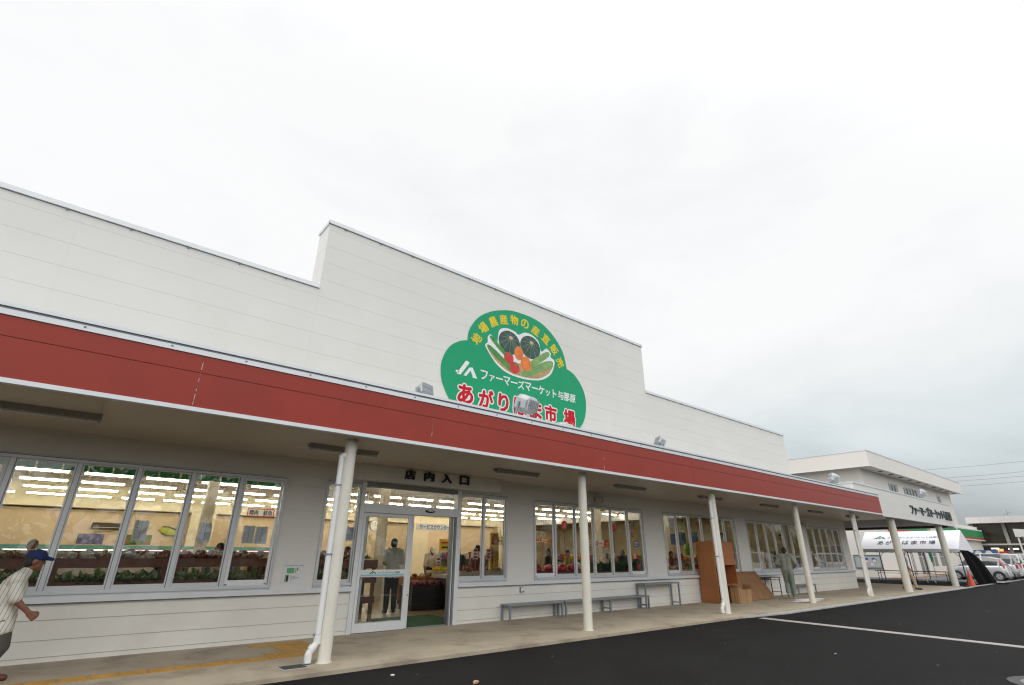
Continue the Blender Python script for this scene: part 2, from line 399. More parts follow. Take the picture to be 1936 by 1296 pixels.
# canopy: red fascia, trims, soffit, deck
CANX = 27.72
CP = MB()
xs = [-9.0, -4.55, -1.82, 0.91, 4.55, 9.1, 12.74, 17.3, 21.84, 24.6, CANX]
for a, b in zip(xs[:-1], xs[1:]):
    CP.box((a+.0035, -2.75, 3.178), (b-.0035, -2.70, 3.639), 0); CP.box((a+.0035, -2.75, 3.648), (b-.0035, -2.70, 3.885), 0)
CP.box((-9, -2.742, 3.16), (CANX-.002, -2.69, 3.9), 1)
canopy = CP.build('canopy', [RED, REDJ], B)
mb = MB(); mb.box((-9, -2.765, 3.122), (CANX+.01, -2.68, 3.176), 0)
mb.box((-9, -2.765, 3.887), (CANX+.01, -2.68, 3.955), 0); mb.box((-9, -2.755, 3.955), (CANX+.01, -2.68, 3.985), 1); mb.box((-9, -2.775, 3.985), (CANX+.015, -2.45, 4.03), 0)
n = int(36/0.91)
for i in range(n): mb.box((-8.6+i*.91, -2.772, 3.925), (-8.575+i*.91, -2.764, 3.942), 1)
mb.build('canopy_trim', [TRIM, ALUD], canopy)
mb = MB(); X = -8.18
ys = [-2.68, 0.0]
xs = [-9.0]+[2.74+2.73*i for i in range(-4, 10)]+[31.0]
for a, b in zip(xs[:-1], xs[1:]): mb.box((a+.004, -2.68, 3.13), (b-.004, -0.001, 3.15), 0)
mb.box((-9, -2.675, 3.145), (31, -0.002, 3.17), 1)
mb.build('soffit', [SOFFIT, SIDBACK], canopy)
mb = MB(); mb.box((-9, -2.67, 3.6), (24.9, -0.001, 3.66)); mb.box((-9, -2.68, 3.17), (24.9, -2.6, 3.98)); mb.build('canopy_roof', mat('canopy_roof_sheet', (0.5, 0.51, 0.52), 0.5), canopy)
# white sealant showing in three fascia joints
for x, z0, z1 in ((0.91, 3.2, 3.86), (4.55, 3.2, 3.87), (9.1, 3.2, 3.86)):
    q = MB(); z = z0; q.box((x-.0005, -2.7508, z0), (x+.0005, -2.7497, z1))
    while z < z1:
        h = random.uniform(.03, .12)
        if random.random() < (0.75 if x < 2 else 0.35): q.box((x-.003+random.uniform(-.002, .0), -2.7515, z), (x+.002, -2.7495, min(z1, z+h)))
        z += h+random.uniform(.01, .06)
    q.build('sealant', mat('sealant', (0.62, 0.5, 0.47), 0.7), canopy)
# columns
colm = MB(); colm.tube([(0, 0, -0.01), (0, 0, 3.128)], 0.093, 28); colm.tube([(0, 0, -0.01), (0, 0, 0.012)], 0.112, 28)
CX_ = [3.285+5.465*i for i in range(-1, 5)]
c0 = None
for i, x in enumerate(CX_):
    if c0 is None: c0 = colm.build('column', COLUMN, B); c = c0
    else: c = c0.copy(); COL.objects.link(c)
    c.location = (x, -2.36, 0)
# rain pipes beside columns 1, 3 and 5
def downpipe(x):
    t = MB(); px = -0.13; pr = 0.043
    t.tube([(px+.16, 0, 3.125), (px+.16, 0, 2.97)], .075, 16); t.tube([(px+.16, 0, 2.97), (px+.12, 0, 2.90), (px, 0, 2.84)], .05, 14)
    t.tube([(px, 0, 2.86), (px, 0, .33)], pr, 16)
    t.tube([(px, 0, .36), (px, 0, .24)], pr+.008, 16)
    t.tube([(px, 0, .26), (px-.09, 0, .14), (px-.10, 0, .12), (px-.10, 0, .04)], pr+.004, 16); t.tube([(px-.045, 0, .215), (px-.075, 0, .172)], pr+.010, 16); t.tube([(px-.10, 0, .125), (px-.10, 0, .02)], pr+.008, 16)
    o = t.build('downpipe', PVC, B); o.location = (x, -2.36, 0)
    for z in (.35, 1.40, 2.40):
        k = MB(); k.tube([(px, 0, z-.012), (px, 0, z+.012)], pr+.006, 16, 0); k.bar((px+.03, 0, z), (px+.13, 0, z), .012, .03, 0); k.bar((px-.075, -.005, z), (px-.04, -.005, z), .03, .022, 0); k.build('pipe_bracket', STEEL, o)
    return o
for x in (CX_[1], CX_[3], CX_[5]): downpipe(x)
# windows: frame, one glass pane per bay, sliding sashes at both ends
def window(x0, x1, z0, z1, n, sash=(0,)):
    fr = MB(); w_ = (x1-x0)/n
    fr.box((x0-.01, .0, .79), (x1+.01, .13, z0), 0)
    y0, y1 = 0.005, 0.072
    fr.box((x0, y0-.03, z0), (x1, y1, z0+.05), 0); fr.box((x0, y0-.03, z1-.04), (x1, y1, z1), 0)
    fr.box((x0, y0-.03, z1), (x1, y1-.05, z1+.012), 1)
    fr.box((x0-.012, y0-.035, z0), (x0, y1, z1+.012), 0); fr.box((x1, y0-.035, z0), (x1+.012, y1, z1+.012), 0)
    fr.box((x0, y0-.02, z0+.05), (x0+.03, y1, z1-.04), 0); fr.box((x1-.03, y0-.02, z0+.05), (x1, y1, z1-.04), 0)
    for i in range(1, n):
        x = x0+i*w_; fr.box((x-.03, y0-.012, z0+.05), (x+.03, y1, z1-.04), 0); fr.box((x+.03, y0+.02, z0+.05), (x+.036, y0+.045, z1-.04), 2); fr.box((x-.036, y0+.02, z0+.05), (x-.03, y0+.045, z1-.04), 2)
    o = fr.build('window', [ALU, ALUD, GASKET], B)
    for i in range(n):
        a, b = x0+i*w_+.037, x0+(i+1)*w_-.037
        s = MB(); t = .05 if i in sash else .022; yb = .028
        bt = .085 if i in sash else .06
        s.box((a, .02, z0+.05), (b, yb+.015, z0+.05+bt), 0); s.box((a, .02, z1-.04-t), (b, yb+.015, z1-.04), 0)
        s.box((a, .02, z0+.05+bt), (a+t, yb+.015, z1-.04-t), 0); s.box((b-t, .02, z0+.05+bt), (b, yb+.015, z1-.04-t), 0)
        if i in sash: s.box((a+.02, .012, z0+.06), (a+.05, .02, z0+.075), 1); s.box((b-.05, .012, z0+.06), (b-.02, .02, z0+.075), 1)
        s.build('sash', [ALUW if i in sash else ALU, GASKET], o)
        g = MB(); a2, b2, c2, d2 = a+t-.004, b-t+.004, z0+.05+bt-.004, z1-.04-t+.004
        g.add([(a2, yb, c2), (b2, yb, c2), (b2, yb, d2), (a2, yb, d2)], [(0, 1, 2, 3)]); g.build('pane', GLASS, o, fix=False)
    return o
window(-1.57, 3.07, .84, 2.72, 6, (0, 5)); window(9.42, 14.06, .84, 2.73, 6, (0, 5)); window(15.13, 19.77, .84, 2.73, 6, (0, 5))
window(20.68, 25.33, .84, 2.72, 6, (0, 5)); window(26.22, 30.1, .84, 2.70, 5, (0, 4))
window(3.86, 4.59, .84, 2.75, 1, ()); window(7.085, 8.5, .84, 2.75, 2, ())
# entrance: frame, transom, header with sensor, sliding leaf (open), fixed leaf
fr = MB()
fr.box((4.59, -.05, 0), (4.68, .13, 2.80), 0); fr.box((6.98, -.05, 0), (7.085, .13, 2.80), 0); fr.box((4.68, -.03, 2.72), (6.98, .13, 2.80), 1)
fr.box((4.68, -.06, 2.20), (6.98, .11, 2.37), 0); fr.box((4.685, -.063, 2.19), (6.975, .0, 2.2), 1)
for x in (6.86, 6.90, 6.94): fr.box((x, -.02, .0), (x+.02, .10, 2.2), 1 if x != 6.90 else 0)
fr.box((4.68, .02, -.01), (6.98, .10, .012), 2)
ent = fr.build('entrance', [ALUW, ALUD, STEEL], B)
g = MB(); g.add([(4.68, .05, 2.37), (6.98, .05, 2.37), (6.98, .05, 2.72), (4.68, .05, 2.72)], [(0, 1, 2, 3)]); g.build('pane', GLASS, ent, fix=False)
s = MB(); s.ell((6.23, -.07, 2.29), (.125, .03, .035), 20, 10, 0); s.ell((6.23, -.075, 2.297), (.10, .03, .024), 20, 10, 1); s.build('sensor', [BLACK, ALUW], ent)
def leaf(x0, x1, y, name, rail):
    d = MB()
    d.box((x0, y, .012), (x1, y+.04, .17), 0); d.box((x0, y, 2.12), (x1, y+.04, 2.19), 0); d.box((x0, y, .17), (x0+.06, y+.04, 2.12), 0); d.box((x1-.07, y, .17), (x1, y+.04, 2.12), 0)
    if rail: d.box((x0+.06, y, .98), (x1-.07, y+.04, 1.11), 0)
    d.box((x0+.06, y+.005, .17), (x0+.07, y+.035, 2.12), 1)
    o = d.build(name, [ALUW, GASKET], ent)
    for a, b in (((.17, .98), (1.11, 2.12)) if rail else ((.17, 2.12),)):
        g = MB(); g.add([(x0+.055, y+.02, a), (x1-.065, y+.02, a), (x1-.065, y+.02, b), (x0+.055, y+.02, b)], [(0, 1, 2, 3)]); g.build('pane', GLASS, o, fix=False)
    return o
lf = leaf(4.69, 5.80, -.04, 'fixed_leaf', True); lf2 = leaf(4.78, 5.91, .04, 'sliding_leaf', False)
k = MB(); k.tube([(5.875, .035, .62), (5.875, .028, .62)], .014, 12); k.build('lock', ALUD, lf2)
st = MB(); st.box((4.76, -.0425, .995), (5.72, -.0405, 1.025), 0); st.build('sticker_stripe', mat('teal', (0.25, 0.55, 0.60), 0.5), lf)
def ja_logo(fn, name, m, parent, d0, d1):
    q = MB()
    q.prism([(0.10+0.075*math.cos(t*PI/8), 0.20+0.075*math.sin(t*PI/8)) for t in range(16)], fn, d0, d1)
    q.prism([(0.08, 0.05), (0.24, 0.05), (0.60, 0.92), (0.53, 1.0), (0.44, 1.0), (0.17, 0.30)], fn, d0, d1)
    q.prism([(0.36, 0.05), (0.48, 0.05), (0.66, 0.45), (0.76, 0.12), (0.74, 0.05), (0.96, 0.05), (0.74, 0.68), (0.60, 0.62)], fn, d0, d1)
    return q.build(name, m, parent)
ja_logo(lambda a, b, d: (4.93+a*.17, -.0405-d, 1.035+b*.06), 'emblem', mat('dark_green', (0.01, 0.10, 0.06), 0.5), lf, 0, .001)
lettering([('ファーマーズマーケット与那原', (5.11, -.0412, 1.035), XF, ZF, .50, .042, 0.02, 0)], 'lettering', mat('dark_text', (0.02, 0.03, 0.03), 0.5), lf)

# sign box over the entrance
S = thing('entrance_sign', 'cream box sign with four black characters over the open shop door', 'sign', (0, 0, 0))
mb = MB(); mb.box((4.37, -.30, 2.82), (8.06, -.002, 3.127)); mb.build('sign_box', mat('cream_sign', (0.78, 0.77, 0.72), 0.45), S, bevel=.004)
lettering([(c, (x, -.302, 2.905), XF, ZF, .245, .19, .045, 0) for c, x in zip('店内入口', (5.40, 5.88, 6.345, 6.83))], '', mat('black_letter', (0.012, 0.014, 0.016), 0.4), S, depth=.035, each='character')
# ================================================================== THINGS ON THE FACADE
# strip lights under the soffit (not lit)
def strip_light():
    t = thing('strip_light', '', 'ceiling light')
    m = MB(); m.prism([(-.09, 0), (.09, 0), (.035, -.06), (-.035, -.06)], lambda a, b, d: (d, a, b), -.62, .62, 0); m.box((-.62, -.10, -.006), (.62, .10, 0), 0)
    m.build('housing', mat('grey_housing', (0.20, 0.20, 0.19), 0.5), t)
    m = MB(); m.tube([(-.585, 0, -.085), (.585, 0, -.085)], .016, 12, 0); m.build('tube', mat('unlit_tube', (0.72, 0.72, 0.70), 0.3), t)
    for s in (-1, 1):
        m = MB(); m.box((s*.60-.02, -.02, -.105), (s*.60+.02, .02, -.05)); m.build('socket', mat('socket_white', (0.6, 0.6, 0.58), 0.5), t)
    return t
SLL = ['unlit strip light under the canopy soffit nearest the left edge, before the first tall windows', 'unlit strip light under the soffit behind the nearest cream column with white rain pipe',
       'unlit strip light under the soffit just right of the entrance sign box', 'unlit strip light under the soffit just right of the second column',
       'unlit strip light on the soffit behind the column and pipe by the plywood cabinet', 'unlit strip light on the soffit above the walking person in grey',
       'unlit strip light on the soffit right of the column with papers at its foot', 'unlit strip light at the far right end of the soffit beside the last fascia column']
s0 = strip_light()
for i, lb in enumerate(SLL):
    o = s0 if i == 0 else copy_tree(s0)
    o.location = (-0.58+4.0*i+(.0 if i < 1 else .06), -1.60, 3.129); tag(o, lb, 'ceiling light', 'unlit strip lights under the canopy')
# little loudspeakers above the windows
def loudspeaker(x, z, lb):
    t = thing('loudspeaker', lb, 'loudspeaker', (x, -.001, z), 0, 'outdoor loudspeakers above the windows')
    m = MB(); m.box((-.02, -.08, -.03), (.02, 0, .03)); m.box((-.03, -.004, -.06), (.03, 0, .06)); m.build('bracket', STEEL, t)
    T = Matrix.Translation((0.02, -.14, -.02)) @ Matrix.Rotation(R(22), 4, 'X') @ Matrix.Rotation(R(25), 4, 'Z')
    m = MB(); m.box((-.15, -.09, -.085), (.15, .07, .085), 0, T); m.build('box', mat('beige_plastic', (0.45, 0.42, 0.35), 0.5), t, bevel=.012)
    m = MB(); m.box((.05, -.094, -.06), (.12, -.089, .06), 0, T); m.build('grille', BLACK, t)
loudspeaker(11.85, 2.92, 'small beige loudspeaker on the wall right of the second column'); loudspeaker(25.75, 2.80, 'small beige loudspeaker on the wall above the gap beside the last windows')
# notice on the wall, wall socket
t = thing('wall_notice', 'white notice with green picture and phone drawing on the wall beside the first windows', 'notice', (3.27, -.003, .895))
m = MB(); m.box((0, -.004, 0), (.385, 0, .335)); m.build('sheet', PAPER, t)
m = MB(); m.box((.07, -.0055, .175), (.20, -.0045, .265), 0); m.box((.215, -.0055, .18), (.235, -.0045, .26), 1); m.box((.245, -.0055, .215), (.27, -.0045, .27), 2); m.build('picture', [mat('leaf_green', (0.10, 0.38, 0.16), .6), mat('amber', (.5, .4, .08), .6), mat('blue_print', (.15, .22, .4), .6)], t)
m = MB(); m.box((.05, -.006, .03), (.12, -.0045, .15), 0); m.box((.075, -.0065, .045), (.11, -.0055, .14), 1); m.build('phone_picture', [mat('grey_print', (.3, .3, .3), .6), BLACK], t)
m = MB()
for i in range(14): m.box((.03+i*.024, -.0055, .295), (.03+i*.024+random.uniform(.008, .018), -.0045, .308+random.uniform(0, .008)))
for j in range(4): m.box((.15, -.0055, .12-.02*j), (.27+random.uniform(-.06, .06), -.0045, .126-.02*j))
m.build('print', mat('grey_text', (.25, .25, .26), .7), t)
t = thing('wall_socket', 'small grey outdoor power socket on the lower wall above the first bench', 'socket', (8.97, -.012, .625))
m = MB(); m.box((-.05, -.012, -.06), (.05, 0, .06)); m.build('plate', ALUD, t); m = MB(); m.box((-.035, -.05, -.05), (.045, -.012, .05)); m.build('cover', ALUW, t, bevel=.008); m = MB(); m.box((-.01, -.065, -.045), (.05, -.05, -.025)); m.build('flap', ALUD, t)

# ------------------------------------------------------------------ cloud shaped market sign
S = thing('market_sign', 'green cloud shaped sign with vegetable picture and coloured lettering on the white wall', 'sign', (0, 0, 0))
OUT = [(7.05, 4.35), (6.78, 4.7), (6.63, 4.95), (6.5, 5.14), (6.36, 5.41), (6.31, 5.67), (6.32, 5.92), (6.42, 6.2), (6.58, 6.43), (6.83, 6.61), (7.08, 6.70), (7.10, 6.94), (7.21, 7.2), (7.43, 7.5), (7.74, 7.74), (8.06, 7.9), (8.53, 8.05), (8.98, 8.09), (9.44, 8.08), (9.87, 7.98), (10.25, 7.76), (10.54, 7.49), (10.73, 7.19), (10.84, 6.76), (11.16, 6.65), (11.46, 6.37), (11.62, 6.06), (11.65, 5.74), (11.6, 5.43), (11.48, 5.16), (11.29, 4.94), (11.05, 4.65), (10.8, 4.35)]
def smooth(poly, k=3, sharp=()):
    res = []; n = len(poly)
    for i in range(n):
        p0, p1, p2, p3 = [Vector(poly[(i+j) % n]) for j in (-1, 0, 1, 2)]
        if i in sharp: p0 = p1
        if (i+1) % n in sharp: p3 = p2
        for t in range(k):
            t = t/k; res.append(tuple(0.5*((2*p1)+(p2-p0)*t+(2*p0-5*p1+4*p2-p3)*t*t+(-p0+3*p1-3*p2+p3)*t*t*t)))
    return res
fn = lambda a, b, d: (a, -d, b)
m = MB(); m.prism(smooth(OUT, 3, (0, 10, 23, 32)), fn, .002, .02); m.build('panel', GREEN, S)
YEL = mat('sign_yellow', (0.70, 0.56, 0.03), 0.5, spec=.2); WHT = mat('sign_white', (0.74, 0.76, 0.76), 0.5, spec=.3); RDL = mat('sign_red', (0.52, 0.008, 0.016), 0.5, spec=.2)
yc = [(7.36, 6.82), (7.58, 7.21), (7.92, 7.50), (8.29, 7.68), (8.70, 7.79), (9.11, 7.79), (9.54, 7.69), (9.97, 7.53), (10.31, 7.27), (10.55, 6.90)]
rot = [62, 48, 32, 16, 3, -6, -20, -32, -46, -60]
lettering([(c, (x, -.0215, z), XF, ZF, .29, .29, .035, R(a)) for c, (x, z), a in zip('地場農産物の産直販売', yc, rot)], '', YEL, S, each='yellow_character')
ja_logo(lambda a, b, d: (6.72+a*.74, -.02-d, 5.665+b*.44), 'emblem', WHT, S, 0, .003)
WC = 'ファーマーズマーケット与那原'
lettering([(c, (7.53+.2615*i+(.045 if c == 'ァ' else .03 if c == 'ッ' else .06 if c == 'ト' else .01), -.0215, 5.84 if c == 'ー' else 5.72), XF, ZF, (.17 if c in 'ァッ' else .14 if c == 'ト' else .23), (.030 if c == 'ー' else .17 if c in 'ァッ' else .245), (.25 if c == 'ー' else .03), 0) for i, c in enumerate(WC)], '', WHT, S, each='white_character')
rc = [7.08, 7.74, 8.33, 8.93, 9.50, 10.10, 10.88]
lettering([(c, (x-(.225 if c != 'り' else .16), -.0212, 4.965), XF, ZF, (.45 if c != 'り' else .32), .47, .125, 0) for c, x in zip('あがりはま市場', rc)], '', mat('outline_white', (0.72, 0.72, 0.72), .5), S, each='character_outline')
lettering([(c, (x-(.225 if c != 'り' else .16), -.0238, 4.965), XF, ZF, (.45 if c != 'り' else .32), .47, .048, 0) for c, x in zip('あがりはま市場', rc)], '', RDL, S, each='red_character')
# picture: a plain basket of vegetables (no faces)
EO = [(7.66, 6.70), (7.74, 6.82), (7.74, 6.98), (7.83, 7.08), (7.95, 7.0), (8.08, 6.93), (8.14, 7.3), (8.4, 7.44), (8.72, 7.42), (8.86, 7.36), (9.1, 7.5), (9.4, 7.5), (9.65, 7.36), (9.76, 7.06), (9.98, 7.22), (10.16, 7.1), (10.14, 6.98), (10.3, 6.9), (10.28, 6.7), (10.12, 6.4), (9.75, 6.16), (9.3, 6.06), (8.9, 6.04), (8.5, 6.07), (8.15, 6.2), (7.9, 6.4)]
m = MB(); m.prism(smooth(EO, 3), fn, .02, .0235); m.build('picture_ground', WHT, S)
P = MB()
pm = [mat('pic_pumpkin', (.022, .065, .045), .5, var=.5, scale=5), mat('pic_pumpkin_rib', (.16, .25, .17), .5), mat('pic_green', (.045, .24, .04), .5, var=.3, scale=5), mat('pic_pale_green', (.17, .33, .10), .5, var=.25, scale=5),
      mat('pic_tomato', (.55, .02, .02), .5, var=.2, scale=5), mat('pic_orange', (.68, .17, .02), .5, var=.25, scale=4), mat('pic_basket', (.42, .30, .13), .6, var=.3, scale=18), mat('pic_stem', (.55, .38, .25), .5)]
def disc(c, rx, rz, mi, d, rot=0, n=24):
    ca, sa = math.cos(rot), math.sin(rot)
    P.prism([(c[0]+rx*math.cos(2*PI*k/n)*ca-rz*math.sin(2*PI*k/n)*sa, c[1]+rx*math.cos(2*PI*k/n)*sa+rz*math.sin(2*PI*k/n)*ca) for k in range(n)], fn, .0235, d, mi)
P.prism(smooth([(7.76, 6.66), (8.3, 6.5), (9.2, 6.5), (10.18, 6.78), (10.15, 6.55), (9.95, 6.35), (9.6, 6.17), (9.1, 6.1), (8.6, 6.11), (8.2, 6.25), (7.95, 6.42)], 3), fn, .0235, .0245, 6)
for c in ((8.52, 7.02), (9.32, 7.08)):
    disc(c, .40, .36, 0, .0255)
    for a in range(10):
        t = a*2*PI/10+.3; x0, z0 = c[0]+.05, c[1]+.16
        x1, z1 = c[0]+.385*math.cos(t), c[1]+.345*math.sin(t); dx, dz = (x1-x0), (z1-z0); l = math.hypot(dx, dz); px, pz = -dz/l*.011, dx/l*.011
        P.prism([(x0-px, z0-pz), (x1-px*.4, z1-pz*.4), (x1+px*.4, z1+pz*.4), (x0+px, z0+pz)], fn, .0255, .0262, 1)
    disc((c[0]+.05, c[1]+.16), .075, .05, 7, .027)
def cuc(a, b, w_, mi, d):
    a, b = Vector(a), Vector(b); t = (b-a).normalized(); n_ = Vector((-t.y, t.x)); L_ = (b-a).length; pts = []
    prof = [(0, 0), (.03, .45), (.1, .8), (.3, 1), (.7, .98), (.9, .8), (.97, .5), (1, 0)]
    for s, q in prof: pts.append(a+t*L_*s-n_*w_*q)
    for s, q in reversed(prof[1:-1]): pts.append(a+t*L_*s+n_*w_*q)
    P.prism([tuple(q) for q in pts], fn, .0235, d, mi)
cuc((7.80, 7.04), (8.42, 6.58), .065, 2, .0268); cuc((7.72, 6.74), (8.62, 6.20), .085, 2, .0285)
cuc((9.30, 6.52), (10.10, 7.10), .10, 3, .0268); cuc((8.98, 6.14), (10.24, 6.82), .125, 3, .0295)
disc((8.87, 6.78), .17, .21, 5, .0290); disc((9.14, 6.52), .20, .22, 5, .0300); disc((8.50, 6.55), .17, .17, 4, .0310); disc((8.71, 6.30), .18, .17, 4, .0320)
for c in ((8.54, 6.66), (8.74, 6.40)):
    for a in range(5): disc((c[0]+.045*math.cos(a*1.26), c[1]+.03*math.sin(a*1.26)), .035, .014, 2, .0335, a*1.26, 10)
P.build('vegetable_picture', pm, S)

# ------------------------------------------------------------------ flood lights on the canopy
def floodlight(big=True):
    t = thing('floodlight', '', 'floodlight')
    k = 1.0 if big else .66
    m = MB(); rings = []
    for y, s in ((-.17, .55), (-.14, .80), (-.02, .98), (.10, 1.0), (.14, .97)):
        rings.append([Vector((a*.26*k*s, y*k, .05+b*.20*k*s)) for a, b in ((-1, -.55), (-.6, -1), (.6, -1), (1, -.55), (1, .55), (.6, 1), (-.6, 1), (-1, .55))])
    m.loft(rings, 0, True, False)
    for i in range(-3, 4): m.box((i*.055*k-.006, -.19*k, -.07*k), (i*.055*k+.006, -.13*k, .05+.13*k), 0)
    m.build('housing', mat('cast_grey', (0.46, 0.48, 0.49), .4, .35, var=.1, scale=6), t, bevel=.008)
    m = MB(); m.box((-.235*k, .139*k, .05-.17*k), (.235*k, .15*k, .05+.17*k), 0); m.build('lens', mat('lens_glass', (0.25, 0.27, 0.29), .12), t)
    for i in range(4):
        for j in range(2):
            m = MB(); m.tube([((-.17+.113*i)*k, .15*k, .05+(-.08+.16*j)*k), ((-.17+.113*i)*k, .162*k, .05+(-.08+.16*j)*k)], [.045*k, .036*k], 12); m.build('reflector', STEEL, t)
    m = MB(); m.bar((-.285*k, 0, -.30), (-.285*k, 0, .07), .02, .05); m.bar((.285*k, 0, -.30), (.285*k, 0, .07), .02, .05); m.bar((-.29*k, 0, -.30), (.29*k, 0, -.30), .05, .02); m.box((-.05, -.06, -.62), (.05, .06, -.29))
    m.build('bracket', STEEL, t)
    return t
FL = [(4.62, -2.25, 4.21, 200, 20, False, 'small grey floodlight on the canopy edge left of the green sign'), (7.20, -2.25, 4.42, 8, 38, True, 'large grey floodlight standing in front of the red lettering of the green sign'),
      (8.62, -2.0, 4.08, 0, 15, True, 'low floodlight whose rim just shows at the bottom right of the green sign'), (12.15, -2.2, 4.28, 60, 45, False, 'floodlight turned sideways on the canopy right of the green sign'),
      (24.3, -2.25, 4.38, 35, 35, True, 'floodlight on the far end of the red canopy before the white porch parapet'), (38.0, -2.1, 4.82, 30, 35, True, 'floodlight on the white porch parapet in front of the upstairs windows')]
fb = floodlight(True); fs_ = floodlight(False); ub = us = False
for x, y, z, rz, rx, big, lb in FL:
    if big: o = fb if not ub else copy_tree(fb); ub = True
    else: o = fs_ if not us else copy_tree(fs_); us = True
    o.location = (x, y, z); o.rotation_euler = (R(rx)*.5, 0, R(rz)); tag(o, lb, 'floodlight', 'floodlights on the canopy')

# ------------------------------------------------------------------ benches and clutter along the wall
def bench(h, brace):
    t = thing('bench', '', 'bench')
    m = MB()
    W_, D_ = 1.75, .33
    m.box((0, 0, h-.035), (W_, .05, h)); m.box((0, D_-.05, h-.035), (W_, D_, h)); m.box((0, .05, h-.035), (.05, D_-.05, h)); m.box((W_-.05, .05, h-.035), (W_, D_-.05, h))
    for i in range(4): m.box((.052, .058+i*.056, h-.02), (W_-.052, .058+i*.056+.046, h-.004))
    m.build('seat', STEEL, t)
    for x in (.012, W_-.052):
        for y in (.005, D_-.045): 
            q = MB(); q.box((x, y, 0), (x+.04, y+.04, h-.036)); q.build('leg', STEEL, t)
    if brace:
        for x in (.017, W_-.047): q = MB(); q.box((x, .046, .08), (x+.03, D_-.046, .11)); q.build('stretcher', STEEL, t)
    return t
b0 = bench(.345, False)
tag(b0, 'low grey steel bench nearest the entrance, below the wall socket', 'bench', 'grey steel benches along the wall'); b0.location = (8.32, -.36, 0)
b1 = copy_tree(b0, loc=(10.12, -.38, 0)); tag(b1, 'low grey steel bench partly hidden behind the second column', 'bench')
b2 = bench(.345, True); b2.location = (11.84, -.36, 0); tag(b2, 'low grey steel bench with a leg brace overlapping the tall bench', 'bench', 'grey steel benches along the wall')
b3 = bench(.655, True); b3.location = (13.40, -.37, 0); tag(b3, 'tall grey steel bench standing highest against the wall', 'bench', 'grey steel benches along the wall')
b4 = copy_tree(b0, loc=(23.45, -.36, 0)); tag(b4, 'low grey steel bench half hidden behind the person in grey', 'bench')
# orange plywood cabinet, open at its far front
t = thing('plywood_cabinet', 'tall orange plywood cabinet with an open lower compartment behind the column', 'cabinet', (16.80, -.70, 0))
T_ = .024
m = MB(); m.box((0, 0, 0), (T_, .62, 1.86)); m.build('side_panel', WOODO, t)
m = MB(); m.box((1.28, 0, 0), (1.28+T_, .62, 1.86)); m.build('side_panel', WOODO, t)
m = MB(); m.box((T_, .0, 1.835), (1.28, .62, 1.86)); m.build('top', WOODO, t)
m = MB(); m.box((T_, .595, 0), (1.28, .62, 1.835)); m.build('back', WOODO, t)
m = MB(); m.box((T_, .0, 1.13), (1.28, .024, 1.835)); m.build('door', WOODO, t)
m = MB(); m.box((T_, .025, 1.13), (1.28, .594, 1.15)); m.build('shelf', WOODO, t)
m = MB(); m.box((T_, .02, .52), (1.28, .594, .54)); m.build('shelf', WOODO, t)
# cardboard boxes in front
def carton(loc, rz, dx, dy, h, lb, nm='cardboard_box'):
    t = thing(nm, lb, 'box', loc, rz, 'cardboard boxes by the cabinet')
    m = MB(); k = .006
    for a, b in (((-dx/2, -dy/2, 0), (dx/2, -dy/2+k, h)), ((-dx/2, dy/2-k, 0), (dx/2, dy/2, h)), ((-dx/2, -dy/2+k, 0), (-dx/2+k, dy/2-k, h)), ((dx/2-k, -dy/2+k, 0), (dx/2, dy/2-k, h)), ((-dx/2+k, -dy/2+k, 0), (dx/2-k, dy/2-k, k))): m.box(a, b)
    m.build('body', CARD, t)
    m = MB(); m.box((-.028, -dy/2-.002, .0), (.028, -dy/2-.0005, h)); m.box((-dx/2-.002, -.028, .0), (-dx/2-.0005, .028, h)); m.build('tape', mat('packing_tape', (.30, .19, .10), .25), t)
    for s in (-1, 1):
        m = MB(); x = s*dx/2; a = R(35 if s < 0 else 70)
        e = Vector((s*math.cos(a), 0, math.sin(a)))*dy*.42
        m.add([(x, -dy/2, h), (x, dy/2, h), (x+e.x, dy/2+.01, h+e.z), (x+e.x, -dy/2+.03, h+e.z*.9), (x, -dy/2, h-.005), (x, dy/2, h-.005), (x+e.x, dy/2+.01, h+e.z-.005), (x+e.x, -dy/2+.03, h+e.z*.9-.005)], [(0, 1, 2, 3), (7, 6, 5, 4), (0, 3, 7, 4), (1, 5, 6, 2), (2, 6, 7, 3), (0, 4, 5, 1)]); m.build('flap', CARD, t)
carton((17.46, -.93, 0), R(8), .28, .26, .47, 'narrow cardboard box directly behind the column by the orange cabinet')
carton((17.86, -.92, 0), R(-14), .46, .34, .40, 'open cardboard box with a torn flap in front of the orange cabinet')
# plywood sheets leaning on the wall
def sheet(name, p, lb, w_, h_, th, tilt, m_, g='plywood sheets leaning on the wall'):
    o = MB(); o.box((0, 0, 0), (w_, th, h_)); o = o.build(name, m_, None); o.location = p; o.rotation_euler = (-R(tilt), 0, 0); return tag(o, lb, 'board', g)
sheet('plywood_sheet', (18.60, -.76, 0.012), 'big brown plywood sheet leaning in front against the sill', 1.95, 1.08, .02, 36, WOODB)
sheet('plywood_sheet', (18.50, -.58, 0.012), 'dark reddish plywood sheet leaning behind the big brown sheet', 1.9, .98, .02, 28, WOODR)
# black folding table with thin legs
t = thing('folding_table', 'small black folding table with thin legs between the plywood sheet and the person in grey', 'table', (20.55, -.46, 0))
m = MB(); m.box((0, 0, .655), (1.3, .42, .68)); m.build('tabletop', BLACK, t, bevel=.004)
m = MB(); m.bar((.05, .04, .60), (1.25, .04, .60), .02); m.bar((.05, .38, .60), (1.25, .38, .60), .02); m.build('rail', BLACK, t)
for x in (.06, 1.24):
    for y in (.04, .38): m = MB(); m.bar((x, y, 0), (x, y, .655), .025); m.build('leg', BLACK, t)
    m = MB(); m.bar((x, .05, .16), (x, .37, .16), .02); m.build('stretcher', BLACK, t)
